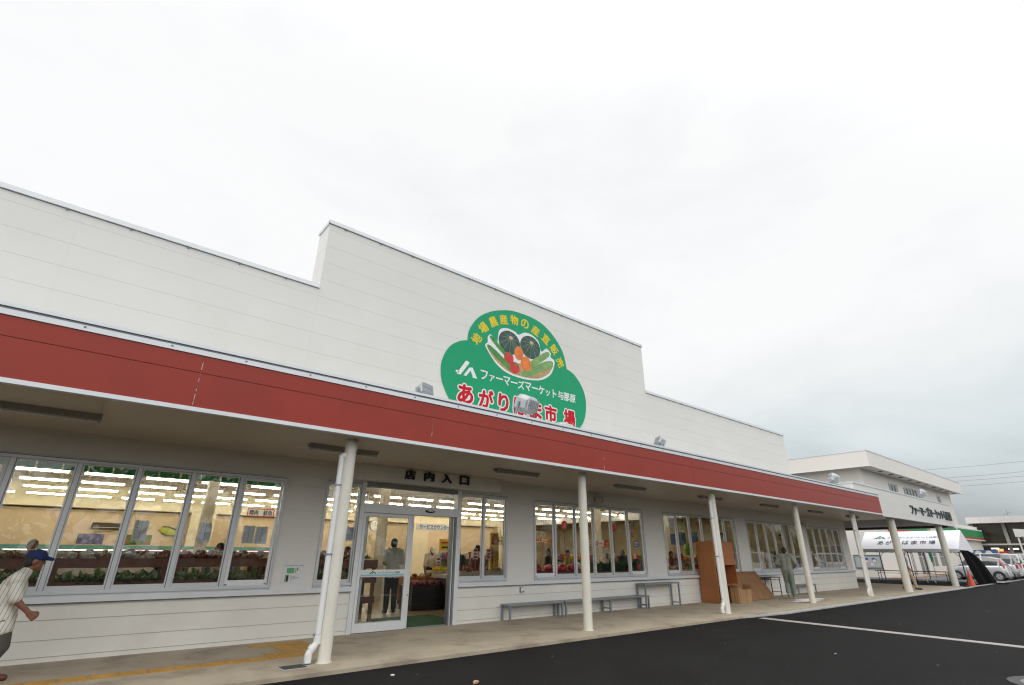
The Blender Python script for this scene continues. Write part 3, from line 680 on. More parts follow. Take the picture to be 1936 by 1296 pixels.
# papers at the column foot
mb = MB()
for i in range(5):
    a = R(random.uniform(-14, 14)); T = Matrix.Translation((20.0+.12*i, -1.98+random.uniform(-.12, .1), .004+.012*i)) @ Matrix.Rotation(a, 4, 'Z'); mb.box((-.62, -.12, 0), (.62, .13, .010), 0, T)
tag(mb.build('paper_stack', WHITE), 'loose white boards and papers lying on the walkway at the foot of a column', 'papers')
# drain grate at the pipe foot
t = thing('drain_grate', 'dark drain grate in the walkway under the first rain pipe', 'drain', (2.69, -2.55, 0))
m = MB(); m.box((-.02, -.02, -.01), (.34, 0, .004)); m.box((-.02, .27, -.01), (.34, .29, .004)); m.box((-.02, 0, -.01), (0, .27, .004)); m.box((.32, 0, -.01), (.34, .27, .004)); m.build('rim', KERB, t)
m = MB(); m.box((0, 0, -.02), (.32, .27, .0015), 1)
for i in range(9): m.box((.012+i*.034, 0.0, .0015), (.024+i*.034, .27, .005), 0)
m.build('bars', [mat('iron', (.07, .085, .085), .6), BLACK], t)
# scraps on the asphalt
def scrap(name, p, s, m_, lb, c):
    bm = bmesh.new(); bmesh.ops.create_icosphere(bm, subdivisions=2, radius=1)
    for v in bm.verts: v.co = Vector((v.co.x*s*random.uniform(.6, 1.2), v.co.y*s*.8*random.uniform(.6, 1.2), max(-.05, v.co.z*s*.45*random.uniform(.3, 1.2))))
    me = bpy.data.meshes.new(name); bm.to_mesh(me); bm.free(); me.materials.append(m_); o = bpy.data.objects.new(name, me); COL.objects.link(o); o.location = p; tag(o, lb, c)
scrap('paper_scrap', (3.784, -3.461, GZ+.008), .028, PAPER, 'crumpled white paper scrap on the asphalt by the walkway edge', 'litter')
scrap('dry_leaf', (4.40, -4.45, GZ+.008), .05, mat('dry_leaf', (.42, .27, .17), .8), 'tan dry leaf on the asphalt near the bottom middle of the photo', 'leaf')
scrap('pebble', (10.22, -6.42, GZ+.006), .025, KERB, 'tiny pale pebble alone on the dark asphalt', 'stone')
m = MB(); rnd = random.Random(77)
for i in range(46):
    x = rnd.uniform(2, 26); y = -3.3-abs(rnd.gauss(0, 2.4)); q = rnd.uniform(.003, .009)
    m.ell((x, y, GZ+q*.4), (q, q*rnd.uniform(.6, 1), q*.6), 6, 4, rnd.choice((0, 0, 1)), jitter=.25)
tag(m.build('grit', [KERB, mat('pale_grit', (.5, .47, .42), .8)], fix=False), 'pale grit and specks scattered over the dark asphalt', 'grit', kind='stuff')
# round manhole rim at the lower right corner
m = MB(); n = 40; cx, cy = 10.05, -9.10
m.loft([[Vector((cx+rr*math.cos(2*PI*k/n), cy+rr*math.sin(2*PI*k/n), z)) for k in range(n)] for rr, z in ((.55, GZ), (.55, GZ+.012), (.42, GZ+.012), (.42, GZ+.002))], 0, False, False)
m.prism([(cx+.42*math.cos(2*PI*k/n), cy+.42*math.sin(2*PI*k/n)) for k in range(n)], lambda a, b, d: (a, b, d), GZ, GZ+.009, 1)
tag(m.build('manhole_cover', [mat('dark_concrete', (.07, .07, .068), .8, var=.15, scale=6), mat('iron_cover', (.20, .20, .20), .6)]), 'round pale concrete manhole rim at the bottom right corner', 'manhole')
# ================================================================== SHOP INTERIOR
mb = MB(); mb.box((XL+.15, .15, -.06), (30.88, 22, -.002)); struct(mb.build('shop_floor', FLOORIN))
mb = MB()
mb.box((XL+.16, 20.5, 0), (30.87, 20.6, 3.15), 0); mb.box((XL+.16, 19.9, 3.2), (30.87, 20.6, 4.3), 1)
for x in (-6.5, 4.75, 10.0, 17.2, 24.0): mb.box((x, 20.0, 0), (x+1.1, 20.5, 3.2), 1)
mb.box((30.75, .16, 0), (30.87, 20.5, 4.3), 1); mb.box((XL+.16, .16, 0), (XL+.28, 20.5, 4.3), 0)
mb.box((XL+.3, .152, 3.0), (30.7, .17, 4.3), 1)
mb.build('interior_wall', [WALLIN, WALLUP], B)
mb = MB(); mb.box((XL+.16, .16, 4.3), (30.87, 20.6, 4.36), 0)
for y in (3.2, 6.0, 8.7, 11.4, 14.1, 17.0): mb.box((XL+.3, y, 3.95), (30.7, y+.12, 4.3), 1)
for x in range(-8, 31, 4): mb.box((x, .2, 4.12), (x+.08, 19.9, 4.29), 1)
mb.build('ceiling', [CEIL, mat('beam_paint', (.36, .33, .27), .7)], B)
pl = MB(); pl.box((-.13, -.13, 0), (.13, .13, 4.3)); p0 = None
for x in (-2.4, 3.02, 8.35, 13.85, 19.3, 24.8):
    if p0 is None: p0 = pl.build('pillar', mat('pillar_paint', (.60, .55, .45), .5), B); q = p0
    else: q = p0.copy(); COL.objects.link(q)
    q.location = (x, 6.5, 0)
# fluorescent lights: rows parallel to the facade
t0 = thing('fluorescent_light', '', 'ceiling light')
m = MB(); m.box((-.62, -.07, .03), (.62, .07, .07)); m.bar((-.4, 0, .07), (-.4, 0, .62), .012); m.bar((.4, 0, .07), (.4, 0, .62), .012); m.build('housing', WHITE, t0)
m = MB(); m.tube([(-.60, 0, 0), (.60, 0, 0)], .028, 8); TUBE = emit('lit_tube', (1.0, .90, .70), 37.0); m.build('tube', TUBE, t0)
FGL = 'lit fluorescent tube light in the rows under the shop ceiling'
first = True
for y in (4.6, 10.0, 12.75, 15.5, 18.6):
    for i in range(-3, 19):
        x = -.86+1.58*i
        if y > 12 and x > 28: continue
        o = t0 if first else copy_tree(t0); first = False
        o.location = (x, y, 3.6); tag(o, FGL if y > 5 else 'lit fluorescent tube light in the thin row closest to the shop windows', 'ceiling light', 'lit tubes on the shop ceiling')
# pennants hung inside the first windows
PEN = mat('pennant_green', (.03, .33, .13), .7); PENY = mat('pennant_yellow', (.62, .58, .10), .7)
pt = thing('pennant', 'green hanging pennant with yellow marks along the top of the first windows', 'pennant', (0, 0, 0), 0, 'green pennants in the first windows')
m = MB(); m.add([(0, 0, 0), (.30, .01, 0), (.30, .01, -.17), (.24, .004, -.165), (.15, 0, -.15), (.06, .004, -.165), (0, 0, -.17), (0, .006, 0), (.30, .016, 0), (.30, .016, -.17), (.24, .010, -.165), (.15, .006, -.15), (.06, .010, -.165), (0, .006, -.17)], [(0, 6, 5, 4, 3, 2, 1), (7, 8, 9, 10, 11, 12, 13), (0, 1, 8, 7), (2, 9, 8, 1), (0, 7, 13, 6), (6, 13, 12, 5), (5, 12, 11, 4), (4, 11, 10, 3), (3, 10, 9, 2)]); m.build('cloth', PEN, pt)
m = MB()
for i in range(6): m.box((.04+i*.037, -.004, -.085), (.04+i*.037+random.uniform(.014, .03), -.002, -.055+random.uniform(-.015, .01)))
m.build('yellow_marks', PENY, pt)
for i in range(15):
    o = pt if i == 0 else copy_tree(pt)
    o.location = (-1.52+.325*i, .50, 2.78); o.rotation_euler = (0, 0, R(random.uniform(-4, 4)))
# wooden produce racks behind the first windows
def rack(x, w_, lb, z0=0):
    t = thing('produce_rack', lb, 'rack', (x, .75, 0), 0, 'wooden produce racks behind the windows')
    for a in (.0, w_-.08):
        for b in (.0, .72): m = MB(); m.box((a, b, 0), (a+.08, b+.08, 1.17)); m.build('leg', WOODR, t)
    for z in (.42, .83, 1.17):
        m = MB(); m.box((.0, -.02, z), (w_, .0, z+.14)); m.box((0, .8, z), (w_, .82, z+.14)); m.box((0, 0, z+.005), (w_, .8, z+.03)); m.build('shelf', WOODR, t)
    m = MB(); m.box((.081, .775, .45), (w_-.081, .795, .80)); m.build('back_panel', mat('dark_wood', (.05, .022, .014), .6), t)
    return t
rack(-1.55, 1.50, 'red brown produce rack behind the man in the blue cap'); rack(.03, 1.52, 'red brown produce rack with leafy greens behind the second and third tall panes'); rack(1.63, 1.50, 'red brown produce rack with bagged roots behind the last pane of the first windows'); rack(3.3, 1.25, 'red brown produce rack behind the narrow pane left of the entrance')
def leaf_bunch(col, n=34, s=.16, seed=1):
    rnd = random.Random(seed); m = MB()
    for i in range(n):
        a = rnd.uniform(0, 2*PI); e = rnd.uniform(.1, 1.2); l = s*rnd.uniform(.6, 1.15); wd = s*rnd.uniform(.10, .22)
        d = Vector((math.cos(a)*math.cos(e), math.sin(a)*math.cos(e), math.sin(e))); sd_ = d.cross(Vector((0, 0, 1))).normalized(); up = sd_.cross(d)
        o = Vector((rnd.uniform(-.05, .05), rnd.uniform(-.05, .05), 0))
        m.add([o, o+d*l*.5+sd_*wd, o+d*l-up*l*.15, o+d*l*.5-sd_*wd], [(0, 1, 2, 3)], rnd.choice((0, 0, 1)))
    return m
G1 = mat('leaf_dark', (.06, .16, .04), .5, var=.3, scale=10); G2 = mat('leaf_light', (.24, .36, .12), .5, var=.3, scale=10); G3 = mat('leek_white', (.62, .64, .48), .5); FLR = mat('red_flower', (.42, .05, .03), .5)
BAGR = mat('red_produce', (.17, .035, .02), .35, var=.5, scale=22); BAGB = mat('brown_produce', (.22, .13, .07), .4, var=.5, scale=22); BAGW = mat('pale_produce', (.42, .38, .30), .3, var=.3, scale=22)
lb0 = leaf_bunch(G1).build('leafy_greens', [G1, G2]); lb1 = leaf_bunch(G2, 30, .15, 5).build('leafy_greens', [G2, G3]); lb2 = leaf_bunch(G1, 30, .15, 9).build('leafy_greens', [G1, FLR])
def place(protos, i, loc, s, rz, lb, cat, grp):
    p = protos[i % len(protos)]
    o = p if not p.get('used') else p.copy()
    if p.get('used'): COL.objects.link(o)
    else: p['used'] = 1
    o.location = loc; o.scale = (s, s, s); o.rotation_euler = (0, 0, rz); return tag(o, lb, cat, grp)
LP = [lb0, lb1, lb2]; k = 0
for x0 in (-1.45, .13, 1.72, 3.4):
    for i in range(7):
        for z in (.93, .96, .50):
            place(LP, k if x0 < 1.7 else 1, (x0+.09+i*.2, .80+random.uniform(0, .12), z), random.uniform(1.2, 1.7), random.uniform(0, 6), 'bunch of leafy greens lying on a lower shelf of the wooden racks by the windows', 'vegetables', 'greens on the rack shelves'); k += 1
def lump(m_, sz, seed):
    rnd = random.Random(seed); bm = bmesh.new()
    for j in range(7):
        g = bmesh.ops.create_icosphere(bm, subdivisions=2, radius=1)['verts']; c = Vector((rnd.uniform(-.5, .5), rnd.uniform(-.4, .4), rnd.uniform(-.1, .35)))*sz; r_ = sz*rnd.uniform(.28, .45)
        for v in g: v.co = v.co*r_*rnd.uniform(.92, 1.08)+c
    me = bpy.data.meshes.new('produce_bag'); bm.to_mesh(me); bm.free(); me.materials.append(m_)
    for p in me.polygons: p.use_smooth = True
    o = bpy.data.objects.new('produce_bag', me); COL.objects.link(o); return o
BP = [lump(BAGB, .12, 1), lump(BAGW, .12, 2), lump(BAGR, .13, 3)]
k = 0
for x0 in (-1.45, .13, 1.72, 3.4):
    for i in range(7):
        if random.random() < .10: continue
        for row in (0, 1):
          idx = random.choice((2, 2, 0)) if x0 > 1.5 else random.choice((0, 1, 0, 2))
          place([BP[idx]], 0, (x0+.08+i*.205+.1*row, .86+.3*row+random.uniform(0, .08), 1.31+.03*row), random.uniform(1.0, 1.4), random.uniform(0, 6), 'bag of roots heaped on top of the wooden racks by the windows', 'vegetables', 'bags on the rack tops')
# refrigerated wall counter along the back
t = thing('chilled_counter', 'long white chilled counter with a teal canopy and lit strip along the back wall', 'counter', (0, 0, 0))
m = MB(); m.box((-7, 17.4, 0), (8.2, 18.3, .95)); m.build('cabinet', mat('counter_grey', (.25, .24, .22), .5), t)
m = MB(); m.box((-7, 17.3, 1.50), (8.2, 18.3, 1.64)); m.build('canopy', mat('teal_canopy', (.10, .30, .29), .5), t)
m = MB(); m.box((-7, 17.5, 1.44), (2.5, 17.62, 1.48)); m.build('light_strip', emit('counter_light', (1, .95, .75), 2.2), t)
m = MB(); m.box((2.52, 17.5, 1.44), (8.0, 17.62, 1.48)); m.build('pink_light_strip', emit('counter_pink', (1, .5, .5), 2.2), t)
m = MB(); m.box((-7, 18.3, 0), (8.2, 18.5, 1.5)); m.build('back_panel', mat('counter_back', (.30, .26, .20), .6), t)
def panel(name, lb, cat, org, ux, w_, h_, m_, th=.015, grp=None):
    """flat sheet: org is the lower left corner seen from the front"""
    ux = Vector(ux).normalized(); nr = ux.cross(Vector(ZF)); org = Vector(org)
    m = MB(); m.prism([(0, 0), (w_, 0), (w_, h_), (0, h_)], lambda a, b, d: org+ux*a+Vector(ZF)*b+nr*d, -th, 0)
    return tag(m.build(name, m_), lb, cat, grp)
XR = (0, -1, 0)      # along a wall facing -X
pa = mat('poster_purple', (.13, .13, .24), .6, var=.7, scale=6); pb = mat('poster_green', (.05, .16, .03), .6, var=.6, scale=6, dirt=((.42, .06, .03), 1.0, 3.0))
panel('poster', 'purple and grey poster on the back wall behind the man in the cap', 'poster', (.62, 20.46, 1.72), XF, .95, .42, pa)
panel('poster', 'wide red, green and yellow poster on the back wall of the shop', 'poster', (2.05, 20.46, 1.72), XF, 1.35, .42, pb)
t = thing('air_conditioner', 'dark brown wall air conditioner high on the back wall', 'air conditioner', (0, 0, 0))
m = MB(); m.box((1.0, 20.25, 2.36), (2.1, 20.49, 2.62)); m.build('body', mat('brown_plastic', (.035, .025, .018), .5), t, bevel=.02); m = MB(); m.box((1.05, 20.235, 2.40), (2.05, 20.25, 2.425)); m.build('louvre', BAGW, t)
# fish trophy
t = thing('fish_trophy', 'green and yellow mounted fish on the back wall', 'ornament', (4.2, 20.40, 2.27))
m = MB(); rings = []
for s, h in ((-.62, .02), (-.45, .16), (-.25, .19), (0, .15), (.3, .09), (.5, .04), (.56, .03)):
    rings.append([Vector((s, -.06*math.cos(a)*h/.19, -s*.22+h*math.sin(a))) for a in [2*PI*q/12 for q in range(12)]])
m.loft(rings); m.build('body', mat('fish_yellow', (.35, .36, .05), .4), t)
m = MB(); m.prism([(-.5, .3), (-.2, .27), (.3, .1), (.5, -.02), (.3, .02), (-.2, .2), (-.45, .24)], lambda a, b, d: (a, d, b), -.01, .01); m.prism([(.52, -.12), (.72, .08), (.66, -.17), (.78, -.32)], lambda a, b, d: (a, d, b), -.01, .01); m.build('fin', mat('fish_green', (.02, .10, .05), .4), t)
# hanging signs
REDP = mat('red_print', (.45, .03, .03), .6); INK = mat('dark_ink', (.03, .04, .05), .6); BLUEP = mat('blue_print2', (.03, .09, .30), .6); ORP = mat('orange_print', (.60, .08, .02), .6)
def hang_sign(name, lb, org, ux, w_, h_, txt, tm, frame=None, ground=None, zc=4.3):
    t = thing(name, lb, 'sign'); ux = Vector(ux).normalized(); nr = ux.cross(Vector(ZF)); o = Vector(org)
    f_ = lambda a, b, d: o+ux*a+Vector(ZF)*b+nr*d
    m = MB(); m.prism([(0, 0), (w_, 0), (w_, h_), (0, h_)], f_, -.015, 0); m.build('board', ground or PAPER, t)
    if frame:
        m = MB(); e = .035
        for a, b, c, d in ((0, 0, w_, e), (0, h_-e, w_, h_), (0, e, e, h_-e), (w_-e, e, w_, h_-e)): m.prism([(a, b), (c, b), (c, d), (a, d)], f_, .001, .006)
        m.build('border', frame, t)
    if zc:
        m = MB()
        for a in (.1*w_, .9*w_): m.bar(f_(a, h_, -.008), (f_(a, h_, -.008).x, f_(a, h_, -.008).y, zc), .008)
        m.build('wire', STEEL, t)
    if txt: lettering([(txt, o+ux*(w_*.08)+Vector(ZF)*(h_*.17)+nr*.008, ux, ZF, w_*.84, h_*.66, .03, 0)], 'lettering', tm, t)
    return t
hang_sign('hanging_sign', 'white hanging sign with red border naming meat and fresh fish', (5.92, 14.4, 2.84), XF, 1.10, .33, '精肉　鮮魚', INK, REDP)
hang_sign('hanging_sign', 'white hanging sign with blue service counter lettering seen through the open door', (13.4, 13.0, 2.48), XF, 2.1, .34, 'サービスカウンター', BLUEP)
hang_sign('hanging_sign', 'pale yellow hanging sign reading corner behind the windows right of the entrance', (15.45, 7.0, 2.13), XF, .98, .22, 'コーナー', INK, None, mat('pale_yellow', (.55, .48, .30), .7))
hang_sign('hanging_sign', 'white sign with orange mango lettering and a red and orange patch behind the middle windows', (17.10, 5.4, 1.76), XF, 1.32, .25, 'マンゴー', ORP)
m = MB(); m.box((18.44, 5.385, 1.77), (18.72, 5.395, 2.02), 0); m.box((18.56, 5.375, 1.77), (18.72, 5.385, 1.92), 1); tag(m.build('mango_poster', [REDP, mat('mango', (.75, .30, .03), .5)]), 'small red and orange fruit poster beside the mango sign', 'poster')
hang_sign('hanging_sign', 'small white sign with one dark character and red edges in the last middle pane', (20.12, 5.2, 2.20), XF, .22, .3, 'お', INK, REDP)
t = hang_sign('hanging_sign', 'pale sign with red marks under the corner sign', (15.55, 7.1, 1.93), XF, .85, .18, '', INK)
m = MB()
for i in range(5): m.box((15.70+.12*i, 7.088, 1.96), (15.79+.12*i, 7.094, 2.07-.02*(i % 2)))
m.build('red_marks', ORP, t)
# round red number sign
t = thing('register_number', 'round red number one sign on a pole at the checkout', 'sign', (0, 0, 0))
m = MB(); m.prism([(15.6+.14*math.cos(2*PI*k/28), 2.52+.17*math.sin(2*PI*k/28)) for k in range(28)], lambda a, b, d: (a, 5.0+d, b), -.03, .03); m.build('disc', REDP, t)
m = MB(); m.box((15.585, 4.96, 2.42), (15.615, 4.968, 2.62)); m.build('digit', PAPER, t); m = MB(); m.tube([(15.6, 5, .0), (15.6, 5, 2.36)], .012, 8); m.build('pole', WOODR, t)
t = thing('register_number', 'second round red number sign farther along the checkouts', 'sign', (0, 0, 0))
m = MB(); m.prism([(18.65+.13*math.cos(2*PI*k/28), 2.52+.16*math.sin(2*PI*k/28)) for k in range(28)], lambda a, b, d: (a, 5.0+d, b), -.03, .03); m.build('disc', REDP, t); m = MB(); m.tube([(18.65, 5, .0), (18.65, 5, 2.36)], .012, 8); m.build('pole', WOODR, t)
# papers stuck inside the glass
PG = 'papers stuck on the window glass'
for x0, x1, z0, z1, lb in ((.88, 1.07, 1.58, 1.88, 'grey paper sheet stuck in the third tall pane of the first windows'), (1.81, 1.995, 1.57, 1.87, 'grey paper sheet stuck in the fourth tall pane of the first windows'), (2.50, 2.70, 1.565, 1.855, 'left grey paper of the pair in the last pane of the first windows'), (2.715, 2.92, 1.56, 1.85, 'right grey paper of the pair in the last pane of the first windows'), (4.40, 4.58, 1.65, 1.90, 'grey paper sheet stuck in the narrow pane left of the entrance')):
    t = thing('window_paper', lb, 'paper', (0, 0, 0), 0, PG)
    m = MB(); m.box((x0, .10, z0), (x1, .104, z1)); m.build('sheet', mat('grey_paper', (.74, .76, .77), .8), t)
    m = MB(); m.box(((x0+x1)/2-.002, .097, z0), ((x0+x1)/2+.002, .0995, z1), 0); m.box((x0+.03, .095, z1-.006), (x0+.045, .0995, z1+.012), 0); m.box((x1-.045, .095, z1-.006), (x1-.03, .0995, z1+.012), 0)
    for j in range(5): m.box((x0+.02, .098, z0+.04+j*.05), (x0+.02+random.uniform(.04, .07), .0995, z0+.048+j*.05), 1)
    m.build('clip', [INK, mat('faint_print', (.5, .52, .53), .8)], t)
# ---- just inside the entrance
mb = MB(); mb.box((5.92, .20, -.002), (7.60, 1.95, .012)); tag(mb.build('door_mat', mat('green_mat', (.012, .085, .035), .9, bump=.8, bscale=120)), 'green artificial grass mat inside the open door', 'mat')
def shelf_unit(x, y, w_, d_, zs, lb, m_=WOODR):
    t = thing('wooden_shelf', lb, 'shelf', (x, y, 0))
    for a in (0, w_-.07):
        for b in (0, d_-.07): m = MB(); m.box((a, b, 0), (a+.07, b+.07, zs[-1])); m.build('leg', m_, t)
    for z, h in zip(zs, (.14, .11, .19)): m = MB(); m.box((-.02, -.02, z-h), (w_+.02, d_+.02, z)); m.build('shelf', m_, t)
    return t
shelf_unit(4.6, 1.6, 1.28, .6, (.51, .90, 1.28), 'red brown stepped shelf behind the left glass door leaf')
for i in range(6): place([lb1], 0, (4.75+i*.2, 1.85, 1.29), .9, i, 'bunch of pale greens on top of the stepped shelf behind the glass door', 'vegetables', 'greens on the stepped shelf')
# black crates with red potato bags
t = thing('crate_stack', 'stack of black plastic crates just inside the open door', 'crates', (7.72, 3.05, 0))
for j in range(4):
    m = MB()
    for a, b in (((0, 0, 0), (1.0, .7, .03)), ((0, 0, .03), (1.0, .025, .145)), ((0, .675, .03), (1.0, .7, .145)), ((0, .025, .03), (.025, .675, .145)), ((.975, .025, .03), (1.0, .675, .145))): m.box((a[0], a[1], a[2]+j*.15), (b[0], b[1], b[2]+j*.15))
    m.box((-.008, -.008, .125+j*.15), (1.008, -.0005, .147+j*.15)); m.build('crate', BLACK, t)
SW = lump(mat('sweet_potato', (.20, .045, .05), .5, var=.4, scale=20), .14, 11)
for i in range(8): place([SW], 0, (7.86+.25*(i % 4), 3.2+.3*(i//4), .62), random.uniform(.85, 1.1), i*1.3, 'net bag of dark red potatoes on the black crates', 'vegetables', 'potato bags on the crates')
t = thing('display_table', 'orange wooden display table on castors behind the black crates', 'table', (8.35, 4.35, 0))
m = MB(); m.box((0, 0, .56), (1.75, .03, .75)); m.box((0, .87, .56), (1.75, .9, .75)); m.box((0, .03, .56), (.03, .87, .75)); m.box((1.72, .03, .56), (1.75, .87, .75)); m.box((.03, .03, .68), (1.72, .87, .71)); m.build('tray', WOODO, t)
for a in (.06, 1.60):
    for b in (.06, .76): m = MB(); m.box((a, b, .1), (a+.09, b+.09, .56)); c_ = m.build('leg', WOODO, t); m = MB(); m.tube([(a+.03, b+.045, .05), (a+.06, b+.045, .05)], .05, 14); m.build('castor', BLACK, c_)
YP = mat('yellow_pack', (.62, .46, .03), .4, var=.5, scale=26); 
ypk = MB(); ypk.loft([[Vector((sx*.07*a, sy*.035*b, z)) for sx, sy in ((-1, -1), (1, -1), (1, 1), (-1, 1))] for z, a, b in ((0, .9, 1), (.03, 1, 1), (.22, 1, .8), (.26, 1, .2), (.28, 1, .1))], 0, True, False)
for i in range(6): ypk.box((-.06+.02*i, -.037, .03+.03*(i % 4)), (-.045+.02*i, -.034, .06+.03*(i % 4)), 1+(i % 2))
ypk = ypk.build('snack_pack', [YP, REDP, G1])
for i in range(5): place([ypk], 0, (9.30+.15*i, 4.55+.02*(i % 2), .755), 1.0, .1*i, 'yellow snack pack standing on the orange display table', 'packet', 'yellow packs on the table')
mb = MB(); mb.box((9.18, 4.45, .712), (10.02, 4.75, .752)); tag(mb.build('tray', mat('blue_tray', (.10, .20, .40), .5)), 'shallow blue tray under the yellow packs', 'tray')
for i in range(7): place(BP, i, (8.45+.12*i, 4.7+.15*(i % 2), .78), .8, i, 'bag of produce on the orange display table', 'vegetables', 'bags on the display table')
t = hang_sign('price_board', 'yellow and white price board with red marks behind the man in the white cap', (12.0, 8.6, 1.15), XF, .62, .82, '', INK, None, mat('board_yellow', (.72, .55, .05), .6), 0)
m = MB(); m.box((12.02, 8.588, 1.17), (12.60, 8.594, 1.52), 0)
for j, z in enumerate((1.22, 1.38, 1.62, 1.80)): m.box((12.10, 8.578, z), (12.52, 8.586, z+.07), 1 if j != 2 else 2)
m.build('print', [PAPER, REDP, INK], t)
tag(panel('cold_cabinet', '', 'cabinet', (9.9, 9.2, 0), XF, .9, 1.35, WHITE, .5), 'white cabinet against the beige wall left of the man in the white cap', 'cabinet')
t = thing('wall_clock', 'round white wall clock seen through the upper door glass', 'clock', (12.6, 16.0, 2.76))
m = MB(); m.tube([(0, 0, 0), (0, -.05, 0)], .26, 28); m.build('face', WHITE, t); m = MB(); m.loft([[Vector((q*math.cos(2*PI*k/28), y, q*math.sin(2*PI*k/28))) for k in range(28)] for q, y in ((.26, 0), (.285, 0), (.285, -.06), (.26, -.06))], 0, False); m.build('rim', STEEL, t); m = MB(); m.box((-.008, -.056, 0), (.008, -.051, .17)); m.box((0, -.056, -.008), (.13, -.051, .008)); m.build('hands', BLACK, t)
t = thing('hanging_pillar_panel', 'pale pillar panel behind the upper door glass', 'panel', (0, 0, 0)) if False else None
# display counters behind the windows right of the door
def counter(x, y, w_, d_, h, lb, m_=WOODR):
    t = thing('display_counter', lb, 'counter', (x, y, 0), 0, 'display counters behind the windows')
    m = MB(); m.box((0, 0, h-.10), (w_, d_, h)); m.box((0, 0, h), (w_, .03, h+.06)); m.box((0, d_-.03, h), (w_, d_, h+.06)); m.build('tray', m_, t)
    m = MB(); m.box((.06, .06, 0), (w_-.06, d_-.06, h-.10)); m.build('base', BLACK, t)
counter(8.6, 2.6, 2.6, .9, .88, 'low display counter behind the two panes right of the entrance', BAGW); counter(11.3, 1.9, 2.5, .9, .86, 'display counter full of red bags behind the middle windows'); counter(14.0, 1.9, 2.6, .9, .86, 'display counter with dark leafy plants behind the middle windows'); counter(17.6, 2.0, 2.6, .8, .86, 'pale counter behind the windows beside the cabinet', BAGW)
RB = lump(mat('red_bag', (.42, .02, .035), .3, var=.5, scale=14), .22, 21); GBIG = leaf_bunch(G1, 60, .38, 13).build('potted_greens', [G1, mat('leaf_bluegreen', (.03, .075, .05), .5)])
for i in range(9): place([RB], 0, (11.45+.27*i, 2.15+.3*(i % 2), .98), random.uniform(.85, 1.25), i, 'shiny red bag on the counter behind the middle windows', 'bag', 'red bags on the counter')
for i in range(8): place([GBIG], 0, (14.2+.3*i, 2.2+.2*(i % 2), .9), random.uniform(.8, 1.2), i*.7, 'dark leafy plant on the counter behind the middle windows', 'plant', 'leafy plants on the counter')
for i in range(8): place(BP, i, (8.8+.28*i, 2.85+.25*(i % 2), .97), 1.0, i, 'bag of produce on the low counter right of the entrance', 'vegetables', 'bags on the low counter')
for i in range(6): place(BP, i+1, (17.8+.35*i, 2.3, .95), 1.1, i, 'bag of produce on the pale counter beside the cabinet', 'vegetables', 'bags on the pale counter')
def price_card(x, y, z, lb):
    t = thing('price_card', lb, 'price card', (x, y, z), 0, 'price cards on sticks')
    m = MB(); m.box((-.09, 0, 0), (.09, .006, .30)); m.build('card', PAPER, t); m = MB(); m.box((-.07, -.003, .22), (.07, -.001, .28), 0); m.box((-.05, -.003, .12), (.05, -.001, .17), 1); m.box((-.07, -.003, .03), (.07, -.001, .09), 0); m.build('print', [REDP, INK], t); m = MB(); m.tube([(0, .004, -.3), (0, .004, 0)], .006, 8); m.build('stick', BAGW, t)
price_card(9.75, 3.0, 1.27, 'white price card on a stick in the left pane right of the entrance'); price_card(10.25, 3.0, 1.27, 'white price card half behind the window post right of the entrance'); price_card(10.1, 5.6, 1.0, 'pale red price card standing on the orange display table'); 
t = thing('poster_stand', 'tall yellow and red poster stand behind the pane right of the entrance', 'poster', (11.55, 4.6, 0))
m = MB(); m.box((0, 0, .9), (.36, .03, 2.1)); m.build('board', mat('poster_yellow', (.65, .42, .05), .6, var=.6, scale=5), t); m = MB(); m.box((.05, -.004, 1.72), (.31, -.001, 1.80)); m.box((.06, -.004, 1.1), (.13, -.001, 1.6)); m.build('print', REDP, t); m = MB(); m.tube([(.18, -.02, 1.95), (.18, .0, 1.95)], .10, 20); m.build('picture', mat('pink_print', (.5, .18, .22), .6), t); m = MB(); m.bar((.18, .03, 0), (.18, .03, .95), .03); m.box((0, -.15, 0), (.36, .2, .02)); m.build('foot', STEEL, t)
t = thing('monitor_back', 'dark register screen seen from behind, right of the entrance', 'monitor', (11.9, 4.2, 0)); m = MB(); m.box((0, 0, 1.05), (.42, .06, 1.62)); m.build('screen', mat('navy_plastic', (.03, .045, .06), .5), t, bevel=.02); m = MB(); m.bar((.2, .05, .0), (.2, .05, 1.1), .06); m.build('stand', BLACK, t)
# low goods shelves in the middle of the shop
GOODS = [mat('goods_red', (.42, .05, .04), .5), mat('goods_yellow', (.58, .42, .06), .5), mat('goods_green', (.08, .25, .06), .5), mat('goods_white', (.66, .64, .58), .5), mat('goods_orange', (.60, .22, .05), .5), mat('goods_blue', (.07, .14, .32), .5)]
rg = random.Random(9)
def goods_shelf(x, y, w_, lb, rz=0):
    t = thing('goods_shelf', lb, 'shelf', (x, y, 0), rz, 'goods shelves in the middle of the shop')
    m = MB(); m.box((0, .2, 0), (w_, .24, 1.30)); m.box((0, 0, 0), (.03, .2, 1.25)); m.box((w_-.03, 0, 0), (w_, .2, 1.25)); m.build('frame', mat('shelf_cream', (.55, .50, .40), .6), t)
    for z in (.45, .85, 1.25):
        m = MB(); m.box((.03, -.12, z-.03), (w_-.03, .2, z)); m.build('shelf', WOODO, t)
        k = .05
        while k < w_-.2:
            ww = rg.uniform(.10, .2); hh = rg.uniform(.10, .26 if z > 1 else .30)
            m = MB(); m.loft([[Vector((k+ww*a_, -.08+.2*b_, z+.002+zz)) for a_, b_ in ((sx, sx), (1-sx, sx), (1-sx, 1-sx), (sx, 1-sx))] for sx, zz in ((0, 0), (0, hh*.75), (.22, hh))], 0, True, False); m.build('goods', GOODS[rg.randrange(6)], t); k += ww+rg.uniform(.01, .06)
    return t
